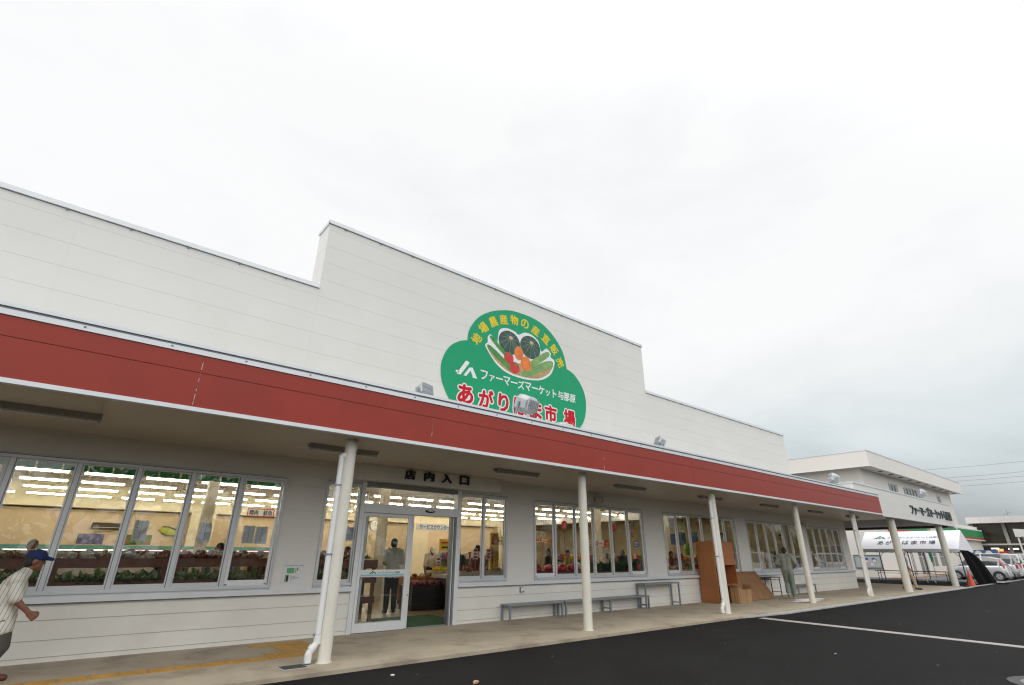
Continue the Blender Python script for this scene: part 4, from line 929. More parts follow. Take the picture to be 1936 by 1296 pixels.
goods_shelf(6.2, 8.0, 2.2, 'goods shelf in the shop behind the left door leaf'); goods_shelf(11.4, 7.6, 2.4, 'goods shelf in the shop behind the panes right of the entrance'); goods_shelf(16.3, 6.4, 2.6, 'goods shelf behind the checkout in the first middle panes'); goods_shelf(21.0, 7.2, 2.6, 'goods shelf behind the last middle panes', -.3); goods_shelf(20.6, 3.6, 2.2, 'goods shelf behind the windows above the orange cabinet', -.2); goods_shelf(3.2, 10.5, 2.6, 'goods shelf far inside behind the fourth tall pane')
for i, (x, y, z, m_, lb) in enumerate(((12.9, 6.0, 1.75, GOODS[1], 'yellow hanging card right of the entrance'), (14.6, 7.4, 1.9, GOODS[3], 'white hanging card in the first middle pane'), (17.6, 8.4, 1.85, GOODS[4], 'orange hanging card in the second middle pane'), (19.6, 6.6, 1.7, GOODS[0], 'red hanging card in the fourth middle pane'), (22.6, 7.0, 1.8, GOODS[5], 'blue hanging card in the last middle panes'))):
    t = thing('hanging_card', lb, 'card', (x, y, z), 0, 'hanging cards in the shop'); m = MB(); m.box((0, 0, 0), (.42, .01, .28)); m.build('card', m_, t); m = MB(); m.box((.05, -.004, .17), (.36, -.001, .22)); m.box((.05, -.004, .06), (.26, -.001, .11)); m.build('print', GOODS[3] if i != 1 else REDP, t); m = MB(); m.bar((.21, .005, .28), (.21, .005, 4.3-z), .006); m.build('wire', STEEL, t)
# banners and hangings seen in the right-hand windows
BLUE1 = mat('banner_blue', (.05, .10, .22), .7, var=.5, scale=3); TEALB = mat('banner_teal', (.01, .06, .08), .7, var=.6, scale=3); YG = mat('banner_olive', (.40, .36, .12), .7, var=.2, scale=3)
def banner(lb, org, ux, w_, h_, m_, marks=None):
    t = thing('banner', lb, 'banner', (0, 0, 0), 0, 'banners in the right-hand windows'); ux = Vector(ux).normalized(); nr = ux.cross(Vector(ZF)); o = Vector(org); n = 8
    ring = lambda d: [o+ux*(w_*i/n)+nr*(.015*math.sin(i*2.1)+d) for i in range(n+1)]
    A, A2 = ring(0), ring(-.01); m = MB(); m.loft([A+list(reversed(A2)), [p+Vector((0, 0, h_)) for p in A+list(reversed(A2))]]); m.build('cloth', m_, t)
    if marks: lettering([(marks, o+ux*w_*.18+Vector((0, 0, h_*.12))+nr*.022, ux, ZF, w_*.6, h_*.72, .03, 0)], 'lettering', PAPER, t)
    m = MB(); m.bar(o+Vector((0, 0, h_)), o+ux*w_+Vector((0, 0, h_)), .02); m.bar(o+ux*w_*.5+Vector((0, 0, h_)), o+ux*w_*.5+Vector((0, 0, 4.3-o.z)), .008); m.build('rod', STEEL, t)
banner('grey blue banner hanging at the left of the windows beside the cabinet', (28, 8.5, 2.0), XR, 1.0, .62, BLUE1); banner('dark teal banner with a white mark under the olive banner', (28, 7.85, 1.98), XR, .42, .72, TEALB); banner('olive vertical banner hanging above the dark teal one', (28.0, 7.85, 2.75), XR, .38, .9, YG)
banner('small blue banner behind the pane above the plywood cabinet', (28, 7.1, 2.1), XR, .45, .55, BLUE1)
t = thing('balloon', 'bright green balloon behind the window left of the plywood cabinet', 'balloon', (18.78, 1.5, 1.64)); m = MB(); m.ell((0, 0, 0), (.14, .14, .22), 20, 12); m.build('skin', mat('bright_green', (.07, .33, .015), .35), t); m = MB(); m.tube([(0, 0, -.27), (.02, 0, -.75)], .004, 6); m.build('string', PAPER, t)
# stock behind the last windows
for i, (x, y, w_, h_, c, lb) in enumerate(((22.2, 1.7, .9, 1.75, (.04, .09, .16), 'tall dark blue shelving behind the window left of the person in grey'), (24.2, 2.4, 1.0, 1.5, (.30, .22, .12), 'brown shelving behind the window beside the person in grey'), (27.3, 2.2, .9, 1.6, (.20, .22, .20), 'grey green shelving behind the last windows'), (29.0, 2.0, .9, 1.3, (.35, .28, .16), 'tan shelving behind the last window at the far end'))):
    t = thing('stock_shelf', lb, 'shelf', (x, y, 0), 0, 'stock shelves behind the last windows'); mm_ = mat('stock_%d' % i, c, .6, var=.3)
    m = MB(); m.box((0, 0, 0), (.03, .45, h_)); m.box((w_-.03, 0, 0), (w_, .45, h_)); m.box((.03, .42, 0), (w_-.03, .45, h_)); m.build('frame', mm_, t)
    for j in range(4): m = MB(); m.box((.03, 0, .2+j*h_*.25), (w_-.03, .42, .225+j*h_*.25)); m.build('shelf', mm_, t)
    for j in range(4):
        for q in range(5): 
            if random.random() < .75: m = MB(); hh = random.uniform(.12, .24); m.box((.06+q*.165, .05, .226+j*h_*.25), (.06+q*.165+.13, .3, .226+j*h_*.25+hh)); m.build('goods', random.choice((PAPER, BAGB, G1, REDP, YP, BLUE1)), t)
CURT = mat('beige_curtain', (.50, .42, .28), .8); m = MB(); rings = []
for z in (0.3, 3.4): rings.append([Vector((25.0+.55*i/24, .55+.05*math.sin(i*1.5), z)) for i in range(25)]+[Vector((25.0+.55*i/24, .57+.05*math.sin(i*1.5), z)) for i in range(24, -1, -1)])
m.loft(rings); tag(m.build('curtain', CURT), 'beige curtain behind the last pane beside the person in grey', 'curtain')
for x, y, lb in ((24.0, 3.4, 'white hanging sheet left of the red one behind the windows by the person in grey'), (25.6, 4.0, 'white hanging sheet with red top behind the windows by the person in grey'), (29.2, 2.6, 'white hanging sheet in the last windows')):
    t = thing('hanging_sheet', lb, 'sign', (x, y, 2.15)); m = MB(); m.box((0, 0, 0), (.5, .01, .34)); m.build('sheet', PAPER, t); m = MB(); m.box((0, -.003, .26), (.5, -.001, .34)); m.build('print', REDP, t); m = MB(); m.bar((.25, .005, .34), (.25, .005, 2.15), .006); m.build('wire', STEEL, t)
# ================================================================== PORCH AND COURT BEYOND
PT = thing('porch', 'white flat roofed porch with dark lettering on two thick columns at the far end', 'porch', (0, 0, 0))
m = MB()
def face(x0, x1, y, z0, z1):
    for a, b in ((z0, 3.30), (3.30, 3.74), (3.74, z1)): m.box((x0, y, a+.002), (x1, y+.03, b-.002), 0)
    m.box((x0+.004, y+.008, z0+.002), (x1-.004, y+.25, z1-.003), 1)
face(24.95, 40.35, -2.72, 3.13, 4.27)
m.box((24.95, -2.689, 3.3), (24.98, -.01, 4.27), 0); m.box((40.32, -2.689, 3.05), (40.35, 8.0, 4.27), 0); m.box((25.79, 7.97, 3.6), (40.32, 8.0, 4.27), 0)
m.build('fascia', [SIDING, SIDBACK], PT)
m = MB(); m.box((24.93, -2.74, 4.27), (40.37, -2.45, 4.33)); m.box((24.93, -2.44, 4.27), (25.2, -.01, 4.33)); m.box((40.1, -2.44, 4.27), (40.37, 8, 4.33)); m.box((27.75, -2.735, 3.085), (40.36, -2.60, 3.128)); m.build('trim', TRIM, PT)
m = MB(); m.box((27.72, -2.465, 3.15), (40.3, -.02, 3.18)); m.box((31.05, -.02, 3.15), (40.3, 7.97, 3.18)); m.build('ceiling', mat('shaded_brown_ceiling', (.20, .165, .13), .55), PT)  # ceiling colour darkened to brown to carry the shade under the porch
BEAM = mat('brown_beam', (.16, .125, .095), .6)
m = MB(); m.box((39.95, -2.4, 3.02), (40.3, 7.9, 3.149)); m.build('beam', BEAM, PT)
m = MB(); m.box((25.0, -2.44, 3.95), (40.3, 0.0, 4.0)); m.box((25.8, 0.01, 3.95), (40.3, 7.96, 4.0)); m.build('roof', mat('canopy_roof_sheet', (0.5, 0.51, 0.52), 0.5), PT)
for x, rr in ((29.78, .155), (38.05, .155)):
    m = MB(); m.tube([(0, 0, -.02), (0, 0, 3.15)], rr, 28); m.tube([(0, 0, -.02), (0, 0, .01)], rr+.02, 28); o = m.build('column', COLUMN, PT); o.location = (x, -2.42, 0)
lettering([('ファーマーズマーケット与那原', (32.25, -2.722, 3.40), XF, ZF, 7.75, .48, .02, 0)], 'lettering', mat('grey_letter', (.035, .055, .06), .4), PT, depth=.05)
# far two storey building (scaled out along the sight lines)
Bd = thing('office_building', 'pale two storey building with flat overhanging roof and green shop band beyond the porch', 'building', (0, 0, 0))
FX0, FY0, FX1 = 47.0, 3.33, 74.0
WALLF = mat('office_wall', (.72, .69, .645), .6, var=.02, scale=.5); WALLS = WALLF
m = MB()
m.box((FX0, FY0, 0.0), (FX0+.2, 16, 9.2)); 
wins2 = [(53.2, 55.6), (57.3, 62.8), (68.2, 69.6)]; z0, z1 = 6.45, 7.28
x = FX0+.2
for a, b in wins2:
    m.box((x, FY0, 4.7), (a, FY0+.2, 9.2)); m.box((a, FY0, 4.7), (b, FY0+.2, z0)); m.box((a, FY0, z1), (b, FY0+.2, 9.2)); x = b
m.box((x, FY0, 4.7), (FX1, FY0+.2, 9.2)); m.box((FX1-.2, FY0+.2, 0), (FX1, 16, 9.2)); m.box((FX0+.2, 15.8, 0), (FX1-.2, 16, 9.2))
low = [(54.0, 54.9, -.05, 2.25), (56.2, 58.6, .0, 2.25), (59.7, 62.0, .6, 2.2), (62.8, 66, .6, 2.2)]; x = FX0+.2
for a, b, c, d in low:
    m.box((x, FY0, 0), (a, FY0+.2, 4.7)); m.box((a, FY0, d), (b, FY0+.2, 4.7))
    if c > 0: m.box((a, FY0, 0), (b, FY0+.2, c))
    x = b
m.box((x, FY0, 0), (82.5, FY0+.2, 4.7)); m.box((74, FY0+.2, 4.5), (82.5, 14, 4.7)); m.box((82.3, FY0+.2, 0), (82.5, 14, 4.5))
m.build('wall', WALLF, Bd)
ov = 1.0; rz0, rz1 = 7.86, 8.98
m = MB(); m.box((FX0-ov, FY0-ov, rz0), (FX1+ov, FY0-ov+.1, rz1)); m.box((FX0-ov, FY0-ov+.1, rz0), (FX0-ov+.1, 17, rz1)); m.box((FX1+ov-.1, FY0-ov+.1, rz0), (FX1+ov, 17, rz1)); m.build('roof_fascia', WALLF, Bd)
m = MB(); m.box((FX0-ov-.03, FY0-ov-.03, rz1), (FX1+ov+.03, 17, rz1+.05)); m.box((FX0-ov-.02, FY0-ov-.02, rz0-.05), (FX1+ov+.02, FY0-ov+.12, rz0)); m.box((FX0-ov-.02, FY0-ov+.12, rz0-.05), (FX0-ov+.12, 17, rz0)); m.build('roof_trim', TRIM, Bd)
m = MB(); m.box((FX0-ov+.1, FY0-ov+.1, rz0+.02), (FX1+ov-.1, 17, rz0+.06), 0)
for i in range(10): m.box((FX0+3.0+2.6*i, FY0-.62, rz0-.012), (FX0+3.45+2.6*i, FY0-.34, rz0+.02), 1)
m.build('eaves_soffit', [WALLF, BLACK], Bd)
FRM = ALUW; DG = mat('dark_window_glass', (.022, .03, .028), .35, spec=.12)
for a, b in wins2:
    n = max(2, round((b-a)/.9)); m = MB()
    m.box((a, FY0+.06, z0), (b, FY0+.12, z0+.06)); m.box((a, FY0+.06, z1-.06), (b, FY0+.12, z1))
    for i in range(n+1): xx = a+(b-a)*i/n; m.box((xx-.04, FY0+.05, z0+.06), (xx+.04, FY0+.12, z1-.06))
    o = m.build('window', FRM, Bd)
    m = MB(); m.box((a, FY0+.08, z0+.06), (b, FY0+.09, z1-.06)); m.build('pane', DG, o)
    m = MB()
    for i in range(n): xx = a+(b-a)*i/n; m.box((xx+.6*(b-a)/n, FY0+.072, z0+.07), (xx+.84*(b-a)/n, FY0+.078, z1-.08))
    m.build('blind', mat('pale_blind', (.55, .62, .60), .6), o)
for i, (a, b, c, d) in enumerate(low):
    m = MB(); n = 2
    for k in range(n+1): xx = a+(b-a)*k/n; m.box((max(a, xx-.05), FY0+.04, max(0, c)), (min(b, xx+.05), FY0+.10, d))
    m.box((a+.05, FY0+.04, d-.08), (b-.05, FY0+.10, d)); m.box((a+.05, FY0+.04, max(0, c)), (b-.05, FY0+.10, max(0, c)+.08))
    o = m.build('door' if i < 2 else 'window', FRM, Bd); m = MB(); m.box((a+.05, FY0+.065, max(0, c)+.08), (b-.05, FY0+.075, d-.08)); m.build('pane', mat('grey_window_glass', (.16, .16, .14), .12, spec=.8), o)
    if i >= 1:
        m = MB()
        for k in range(9): m.box((a+.15+k*(b-a-.3)/9, FY0+.058, 1.45), (a+.15+(k+.55)*(b-a-.3)/9, FY0+.063, 1.51))
        m.build('glass_marks', PAPER, o)
GB = mat('band_green', (.02, .24, .075), .5, var=.12, scale=.6)
m = MB(); m.box((50.0, FY0-.35, 3.45), (70.4, FY0-.002, 4.22), 0); m.box((71.0, FY0-.35, 3.45), (82.4, FY0-.002, 4.22), 0); m.box((70.4, FY0-.36, 3.25), (71.0, FY0-.002, 4.22), 2); m.box((50, FY0-.355, 3.27), (70.4, FY0-.002, 3.45), 1); m.box((71, FY0-.355, 3.27), (82.4, FY0-.002, 3.45), 1); m.box((50, FY0-.36, 4.22), (82.5, FY0-.002, 4.34), 2); m.box((50, FY0-.4, 3.17), (82.5, FY0-.002, 3.27), 2)
m.box((59.6, FY0-.365, 3.5), (60.4, FY0-.352, 4.15), 3); m.box((60.6, FY0-.365, 3.6), (64.5, FY0-.352, 4.1), 2)
m.build('green_band', [GB, mat('band_red', (.45, .04, .03), .5), mat('band_white', (.68, .68, .66), .5), mat('band_mark', (.35, .38, .05), .5)], Bd)
# notice board and slit windows on its near side wall
t = thing('notice_board', 'glazed notice board with posters on the side wall behind the white tent', 'notice board', (FX0, 0, 0))
m = MB(); m.box((-.08, 3.42, .62), (0, 5.2, .70)); m.box((-.08, 3.42, 1.50), (0, 5.2, 1.56)); m.box((-.08, 3.42, .70), (0, 3.47, 1.50)); m.box((-.08, 5.15, .70), (0, 5.2, 1.50)); m.build('frame', STEEL, t)
m = MB(); m.box((-.03, 3.47, .70), (0, 5.15, 1.50)); m.build('back', mat('board_pale', (.42, .47, .46), .4), t)
for j in range(9): m = MB(); y = 3.6+random.uniform(0, 1.2); z = .8+random.uniform(0, .5); m.box((-.036-.0008*j, y, z), (-.031, y+.2, z+.14)); m.build('poster', (BLUEP, PAPER, mat('pink_paper', (.55, .4, .38), .7))[j % 3], t)
# white gable behind at the left (another part of the compound)
# ---- tent
TN = thing('event_tent', 'white ridge tent with dark market lettering standing in the lane under the porch', 'tent', (0, 0, 0))
TX0, TX1, TY0, TY1, TE, TR = 41.0, 44.55, -2.45, 2.75, 1.89, 2.98
xm = (TX0+TX1)/2
TENT = mat('tent_fabric', (.80, .80, .84), .6, var=.02, scale=2)
m = MB(); nY = 26
def sag(i, zz): return zz-.025*math.sin(PI*((i*4/nY) % 1))
for s, X in ((0, TX0), (1, TX1)):
    top = [Vector((xm, TY0+(TY1-TY0)*i/nY, TR)) for i in range(nY+1)]; ea = [Vector((X, TY0+(TY1-TY0)*i/nY, TE)) for i in range(nY+1)]
    vl = [Vector((X, TY0+(TY1-TY0)*i/nY, TE-.16-.04*abs(math.sin(i*PI/2.6)))) for i in range(nY+1)]
    dn = Vector((.012 if s == 0 else -.012, 0, -.006))
    for A, Bq in ((top, ea), (ea, vl)):
        m.loft([A, Bq], 0, False, False, closed=False); m.loft([[p+dn for p in A], [p+dn for p in Bq]], 0, False, False, closed=False)
m.build('canopy', TENT, TN, fix=False)
for Y in (TY0, TY1):
    m = MB(); m.prism([(TX0, TE), (TX1, TE), (xm, TR)], lambda a, b, d: (a, d, b), Y-.006, Y+.006)
    n = 12; vs = [(TX0+(TX1-TX0)*i/n, TE) for i in range(n+1)]+[(TX0+(TX1-TX0)*i/n, TE-.15-.05*abs(math.sin(i*PI/2.4))) for i in range(n, -1, -1)]
    m.prism(vs, lambda a, b, d: (a, d, b), Y-.006, Y+.006)
    m.build('gable', TENT, TN)
for X in (TX0+.06, TX1-.06):
    for Y in (TY0+.06, (TY0+TY1)/2, TY1-.06):
        m = MB(); m.bar((X, Y, GZ), (X, Y, TE-.01), .045); m.bar((X, Y, TE-.45), (X, Y+(.4 if Y < 2 else -.4), TE-.03), .025); m.build('leg', mat('dark_pole', (.06, .055, .05), .5), TN)
m = MB(); m.bar((TX0+.06, TY0, TE-.02), (TX0+.06, TY1, TE-.02), .04); m.bar((TX1-.06, TY0, TE-.02), (TX1-.06, TY1, TE-.02), .04); m.bar((TX0+.06, TY0+.03, TE-.02), (TX1-.06, TY0+.03, TE-.02), .04); m.build('frame_rail', mat('dark_pole', (.06, .055, .05), .5), TN)
nv = Vector((xm-TX0, 0, TR-TE)).normalized(); up_t = nv; ux_t = Vector((0, -1, 0)); nrm_t = ux_t.cross(up_t)
def tp(y, s): return Vector((TX0, y, TE))+up_t*s+nrm_t*.012
SL = Vector((xm-TX0, 0, TR-TE)).length
TINK = mat('tent_ink', (.03, .04, .06), .6)
lettering([('ファーマーズマーケット与那原', tp(1.32, SL*.58), ux_t, up_t, 2.85, .20, .0, 0)]+[(c, tp(1.80-.46*i, SL*.24), ux_t, up_t, .33, .42, .012, 0) for i, c in enumerate('あがりはま市場')], 'lettering', TINK, TN)
ja_logo(lambda a, b, d: tp(2.1-a*.72, SL*.56+b*.36)+nrm_t*d, 'emblem', mat('tent_green', (.005, .20, .13), .5), TN, 0, .003)
# black cloth hanging from the tent corner down to the ground
m = MB(); rings = []; nn = 14; kk = 16; rnd = random.Random(4)
A0, A1 = Vector((41.0, -2.50, 1.83)), Vector((42.3, -2.62, 1.80)); D0, D1 = Vector((42.0, -2.75, GZ+.01)), Vector((44.9, -3.10, GZ+.01))
for j in range(nn+1):
    s = j/nn; ring = []
    for i in range(kk+1):
        q = i/kk; a = A0.lerp(A1, q); b = D0.lerp(D1, q); p = a.lerp(b, s); p.z -= .10*math.sin(PI*s)*(1-q); p.z += .34*math.sin(PI*s)*q; p.x += .25*math.sin(PI*s)*q; p.y += .05*math.sin(q*13+s*2)*(.3+s); p.x += .05*math.sin(q*9+s*5)*s; ring.append(p)
    rings.append(ring)
m.loft(rings, 0, False, True, closed=False); m.loft([[p+Vector((.004, .012, -.004)) for p in g] for g in rings], 0, False, True, closed=False)
for i in range(14): x = 44.2+rnd.uniform(0, 1.0); y = -3.1-rnd.uniform(0, .45); m.ell((x, y, GZ+.02), (.22, .1, .04), 8, 5, 0, jitter=.2)
tag(m.build('black_sheet', mat('black_cloth', (.004, .004, .004), .9, bump=.3, bscale=40, spec=.08), fix=False), 'black cloth hanging slanted from the tent corner to the ground', 'cloth')
# folding tables and a small table in the court
def ftable(x, y0, y1, lb, h=.66, d=.6):
    t = thing('folding_table', lb, 'table', (x, 0, GZ), 0, 'long folding tables at the tent'); h -= GZ
    m = MB(); m.box((0, y0, h-.035), (d, y1, h)); m.build('tabletop', mat('dark_tabletop', (.10, .075, .06), .5), t)
    for y in (y0+.12, y1-.12):
        for xx in (.06, d-.06): m = MB(); m.bar((xx, y, 0), (xx, y, h-.035), .03); m.build('leg', BLACK, t)
    m = MB(); m.bar((.06, y0+.12, h-.14), (.06, y1-.12, h-.14), .022); m.build('rail', BLACK, t)
ftable(39.4, -.10, 1.66, 'long dark folding table left of the thick porch column'); ftable(39.4, -1.95, -.13, 'long dark folding table right of the thick porch column')
t = thing('push_cart', 'low white hand cart with two slanted legs lying beyond the porch', 'cart', (43.3, -.6, GZ)); m = MB(); m.box((0, -2.0, .10), (.5, 1.2, .15)); m.build('deck', WHITE, t)
for y in (.3, .7): m = MB(); m.bar((.0, y, .13), (-1.2, y-.35, .0), .04); m.build('leg', ALUW, t)
t = thing('parasol', 'folded green parasol standing in a round base beyond the porch', 'parasol', (46.0, .15, GZ)); m = MB(); m.tube([(0, 0, 1.15), (.02, 0, 1.6), (0, 0, 2.0), (0, 0, 2.25)], [.045, .10, .09, .02], 10); m.build('canopy', mat('parasol_green', (.01, .16, .07), .6), t); m = MB(); m.tube([(0, 0, 0), (0, 0, 1.2)], .02, 8); m.build('pole', STEEL, t); m = MB(); m.tube([(0, 0, 0), (0, 0, .12)], [.28, .22], 18); m.build('base', ALUD, t)
for i, (y, lb) in enumerate(((.75, 'white plastic bag lying left on the kerb beyond the porch'), (.3, 'white plastic bag lying right on the kerb beyond the porch'))):
    o = lump(mat('white_bag', (.6, .6, .57), .5), .2, 40+i); o.location = (45.0, y, GZ+.07); o.name = 'plastic_bag'; tag(o, lb, 'bag', 'white bags on the kerb')
# traffic cone with dark bundle behind
t = thing('traffic_cone', 'orange traffic cone beside the black cloth', 'traffic cone', (40.15, -2.72, GZ)); ORG = mat('cone_orange', (.62, .10, .035), .45, dirt=((.3, .07, .04), .5, 6))
m = MB(); m.tube([(0, 0, .03), (0, 0, .78)], [.16, .03], 22); m.build('cone', ORG, t); m = MB(); m.box((-.22, -.22, 0), (.22, .22, .035)); m.build('base', ORG, t, bevel=.015)
m = MB(); m.ell((40.9, -2.62, GZ+.09), (.55, .25, .11), 14, 8, jitter=.12); tag(m.build('dark_bundle', BLACK), 'dark cloth bundle lying on the ground behind the traffic cone', 'bundle')
# ---- cars parked in a row, noses to the building
def car(color, kind, lb, loc, rz):
    t = thing('parked_car', lb, 'car', loc, rz, 'cars parked in a row beyond the porch')
    Lc, Wc, Hc = (3.35, .74, 1.50) if kind == 0 else (3.7, .80, 1.72)
    # x: 0 nose -> Lc tail ; y: width
    paint = mat('car_%s' % color[0], color[1], .28, .55 if color[0] != 'white' else .0, var=.02, coat=.6)
    if kind == 0: st = [(0, .60, .30, .62, 0), (.06, .86, .22, .70, 0), (.35, .97, .18, .82, 0), (.72, 1, .17, .93, 0), (1.30, 1, .17, .95, 1.42), (1.9, 1, .17, .96, Hc), (2.5, 1, .17, .96, Hc), (3.0, .99, .18, .97, 1.40), (3.24, .96, .2, .97, 1.02), (3.31, .92, .24, .72, 0), (3.35, .80, .32, .62, 0)]
    else: st = [(0, .7, .30, .68, 0), (.06, .9, .22, .80, 0), (.3, .98, .18, .92, 0), (.62, 1, .17, 1.02, 0), (1.15, 1, .17, 1.04, 1.62), (1.6, 1, .17, 1.04, Hc), (2.9, 1, .17, 1.05, Hc), (3.45, .99, .18, 1.05, 1.64), (3.6, .97, .2, 1.03, 1.12), (3.67, .94, .24, .78, 0), (3.7, .85, .32, .66, 0)]
    m = MB(); rings = []
    for x, w_, zb, zt, zr in st:
        W_ = Wc*w_; half = [(W_*.80, zb), (W_*.98, zb+.12), (W_, zb+.30), (W_*.985, zt-.12), (W_*.95, zt-.02), (W_*.6, zt+.015)]
        rings.append([Vector((x, y, z)) for y, z in half]+[Vector((x, -y, z)) for y, z in reversed(half)])
    m.loft(rings, 0, True, True); m.build('body', paint, t)
    cs = [s for s in st if s[4] > 0]; s0, s1 = st[3], cs[-1]
    # cabin: dark glass shell with painted roof and pillars over it
    m = MB(); rr = []
    prof = [(s0[0]+.02, s0[3]-.04, .93, .02)]+[(x, zt-.05, .95, zr-zt+.05) for x, w_, zb, zt, zr in cs]
    for x, zb_, wk, h in prof:
        W_ = Wc*wk; tw = W_*(1-.20*min(1, h/.5)); rr.append([Vector((x, W_, zb_)), Vector((x, (W_+tw)/2+.015, zb_+h*.55)), Vector((x, tw, zb_+h*.93)), Vector((x, tw*.8, zb_+h)), Vector((x, -tw*.8, zb_+h)), Vector((x, -tw, zb_+h*.93)), Vector((x, -(W_+tw)/2-.015, zb_+h*.55)), Vector((x, -W_, zb_))])
    m.loft(rr, 0, True, False); m.build('window', mat('car_glass', (.018, .024, .026), .06, spec=.9), t)
    m = MB(); q = [(x, zr, Wc*.95*.80) for x, w_, zb, zt, zr in cs]
    m.loft([[Vector((x, -y-.02, z-.035)), Vector((x, -y*.82, z+.012)), Vector((x, y*.82, z+.012)), Vector((x, y+.02, z-.035))] for x, z, y in q[:-1]]+[[Vector((q[-1][0], -q[-1][2]-.02, q[-1][1]-.03)), Vector((q[-1][0], -q[-1][2]*.82, q[-1][1]+.01)), Vector((q[-1][0], q[-1][2]*.82, q[-1][1]+.01)), Vector((q[-1][0], q[-1][2]+.02, q[-1][1]-.03))]], 0, True, False); m.build('roof', paint, t)
    for sg in (-1, 1):
        def gp(i, b):       # point on cabin side at profile i, b from sill 0 to roof 1
            g = rr[i]; a_, b_, c_ = (g[0], g[1], g[2]) if sg > 0 else (g[7], g[6], g[5])
            p = a_.lerp(b_, b*2) if b < .5 else b_.lerp(c_, (b-.5)*2); return p+Vector((0, sg*.012, 0))
        for a_, b_, w1, w2 in ((gp(0, 0), gp(1, 1), .07, .05), (gp(2, 0)+Vector((.25, 0, 0)), gp(2, 1)+Vector((.2, 0, 0)), .07, .03), (gp(len(rr)-2, 0)+Vector((-.05, 0, 0)), gp(len(rr)-2, 1), .12, .04), (gp(len(rr)-1, 0)+Vector((-.03, 0, 0)), gp(len(rr)-1, 1), .12, .05)): m = MB(); m.bar(a_, b_, w1, w2); m.build('pillar', paint, t)
    whx = (.58, Lc-.52) if kind == 0 else (.66, Lc-.62)
    for x in whx:
        for sg in (-1, 1):
            a = MB(); a.prism([(x+.335*math.cos(PI*k/16), .27+.335*math.sin(PI*k/16)) for k in range(17)], lambda u_, v_, d: (u_, sg*d, v_), Wc*.86, Wc*1.012); a.build('wheel_arch', BLACK, t)
            a = MB(); a.tube([(x, sg*(Wc-.15), .27), (x, sg*(Wc+.012), .27)], .27, 24); wv = a.build('wheel', mat('tyre', (.018, .018, .018), .85), t)
            a = MB(); a.tube([(x, sg*(Wc+.011), .27), (x, sg*(Wc+.02), .27)], [.19, .185], 22, 0)
            for k in range(6): an = k*PI/3; a.bar((x+.05*math.cos(an), sg*(Wc+.024), .27+.05*math.sin(an)), (x+.17*math.cos(an), sg*(Wc+.022), .27+.17*math.sin(an)), .05, .012, 1, up=(0, 1, 0))
            a.build('rim', [ALUD, mat('rim_silver', (.55, .56, .57), .35, .6)], wv)
    TL = mat('tail_red', (.50, .015, .02), .25); 
    for sg in (-1, 1):
        a = MB()
        if kind == 0: a.loft([[Vector((x-.02, sg*(Wc*k1), z)), Vector((x+.05, sg*(Wc*k1-.02), z)), Vector((x+.07, sg*(Wc*k1-.14), z)), Vector((x-.02, sg*(Wc*k1-.10), z))] for x, z, k1 in ((3.20, .78, .99), (3.18, .95, .99), (3.06, 1.20, .90), (2.98, 1.36, .83))], 0, True, False)
        else: a.box((Lc-.12, sg*(Wc*.80), .74), (Lc-.02, sg*(Wc*.985), 1.0))
        a.build('tail_light', TL, t)
        a = MB(); a.ell((.14, sg*Wc*.74, .68), (.14, .13, .09), 14, 8); a.build('headlight', mat('lamp_clear', (.55, .57, .58), .1), t)
        a = MB(); a.ell((1.02 if kind == 0 else .95, sg*(Wc+.09), 1.0 if kind == 0 else 1.1), (.07, .09, .065), 12, 8); a.build('side_mirror', paint, t)
        a = MB(); a.box((1.95, sg*(Wc*.985), .80), (2.12, sg*(Wc*1.02), .83)); a.build('door_handle', paint, t)
        a = MB()
        for xx in (1.18, 2.22): a.box((xx, sg*(Wc*.90), .26), (xx+.012, sg*(Wc*1.002), .93))
        a.build('door_gap', GASKET, t)
    a = MB(); a.box((Lc-.03, -.24, .50), (Lc+.012, .24, .62)); a.build('number_plate', PAPER, t)
    a = MB(); a.box((Lc-.10, -Wc*.90, .26), (Lc+.03, Wc*.90, .46)); a.box((-.03, -Wc*.80, .24), (.08, Wc*.80, .44)); a.build('bumper', paint, t, bevel=.03)
    return t
SILV = ('silver', (.52, .53, .55)); WHC = ('white', (.72, .73, .73))
# nose towards +Y: car x axis (nose->tail) points to -Y
car(SILV, 0, 'silver small hatchback with tall red tail lights parked nearest, behind the black cloth', (50.25, .30, GZ+.02), -PI/2)
car(SILV, 1, 'silver grey tall compact car parked second in the row', (53.1, .45, GZ+.02), -PI/2)
car(WHC, 1, 'white tall van parked third in the row beyond the silver cars', (56.4, .5, GZ+.02), -PI/2)
car(SILV, 1, 'grey car cut by the right edge of the photo, last in the row', (59.8, .3, GZ+.02), -PI/2)
# ---- large building far right
FB = thing('far_store', 'wide far store with pale roof band and dark glass front at the right edge', 'building', (0, 0, 0))
fx = 84.0
m = MB(); m.box((fx-1.2, -22, 5.15), (fx+20, 4.2, 5.85)); m.build('roof', mat('store_roof', (.62, .60, .58), .6), FB)
m = MB(); m.box((fx, -22, 0), (fx+.3, 4.0, .0+1.95)); m.build('wall', mat('store_wall', (.50, .49, .46), .7), FB)
m = MB(); m.box((fx+.4, -22, 1.95), (fx+.6, 4.0, 5.15)); m.build('glass_front', mat('store_glass', (.055, .042, .033), .15, spec=.6), FB)
for y in range(-20, 5, 3): m = MB(); m.box((fx-.1, y, 0), (fx+.2, y+.3, 5.15)); m.build('column', mat('store_column', (.32, .31, .30), .6), FB)
m = MB(); m.box((fx-.8, -22, 2.75), (fx-.02, 4.0, 2.92)); m.build('awning', mat('store_awning', (.45, .45, .43), .6), FB)
WARM = emit('warm_shop_light', (1.0, .66, .30), .7); COOL = emit('cool_shop_light', (1.0, .97, .85), 2.5)
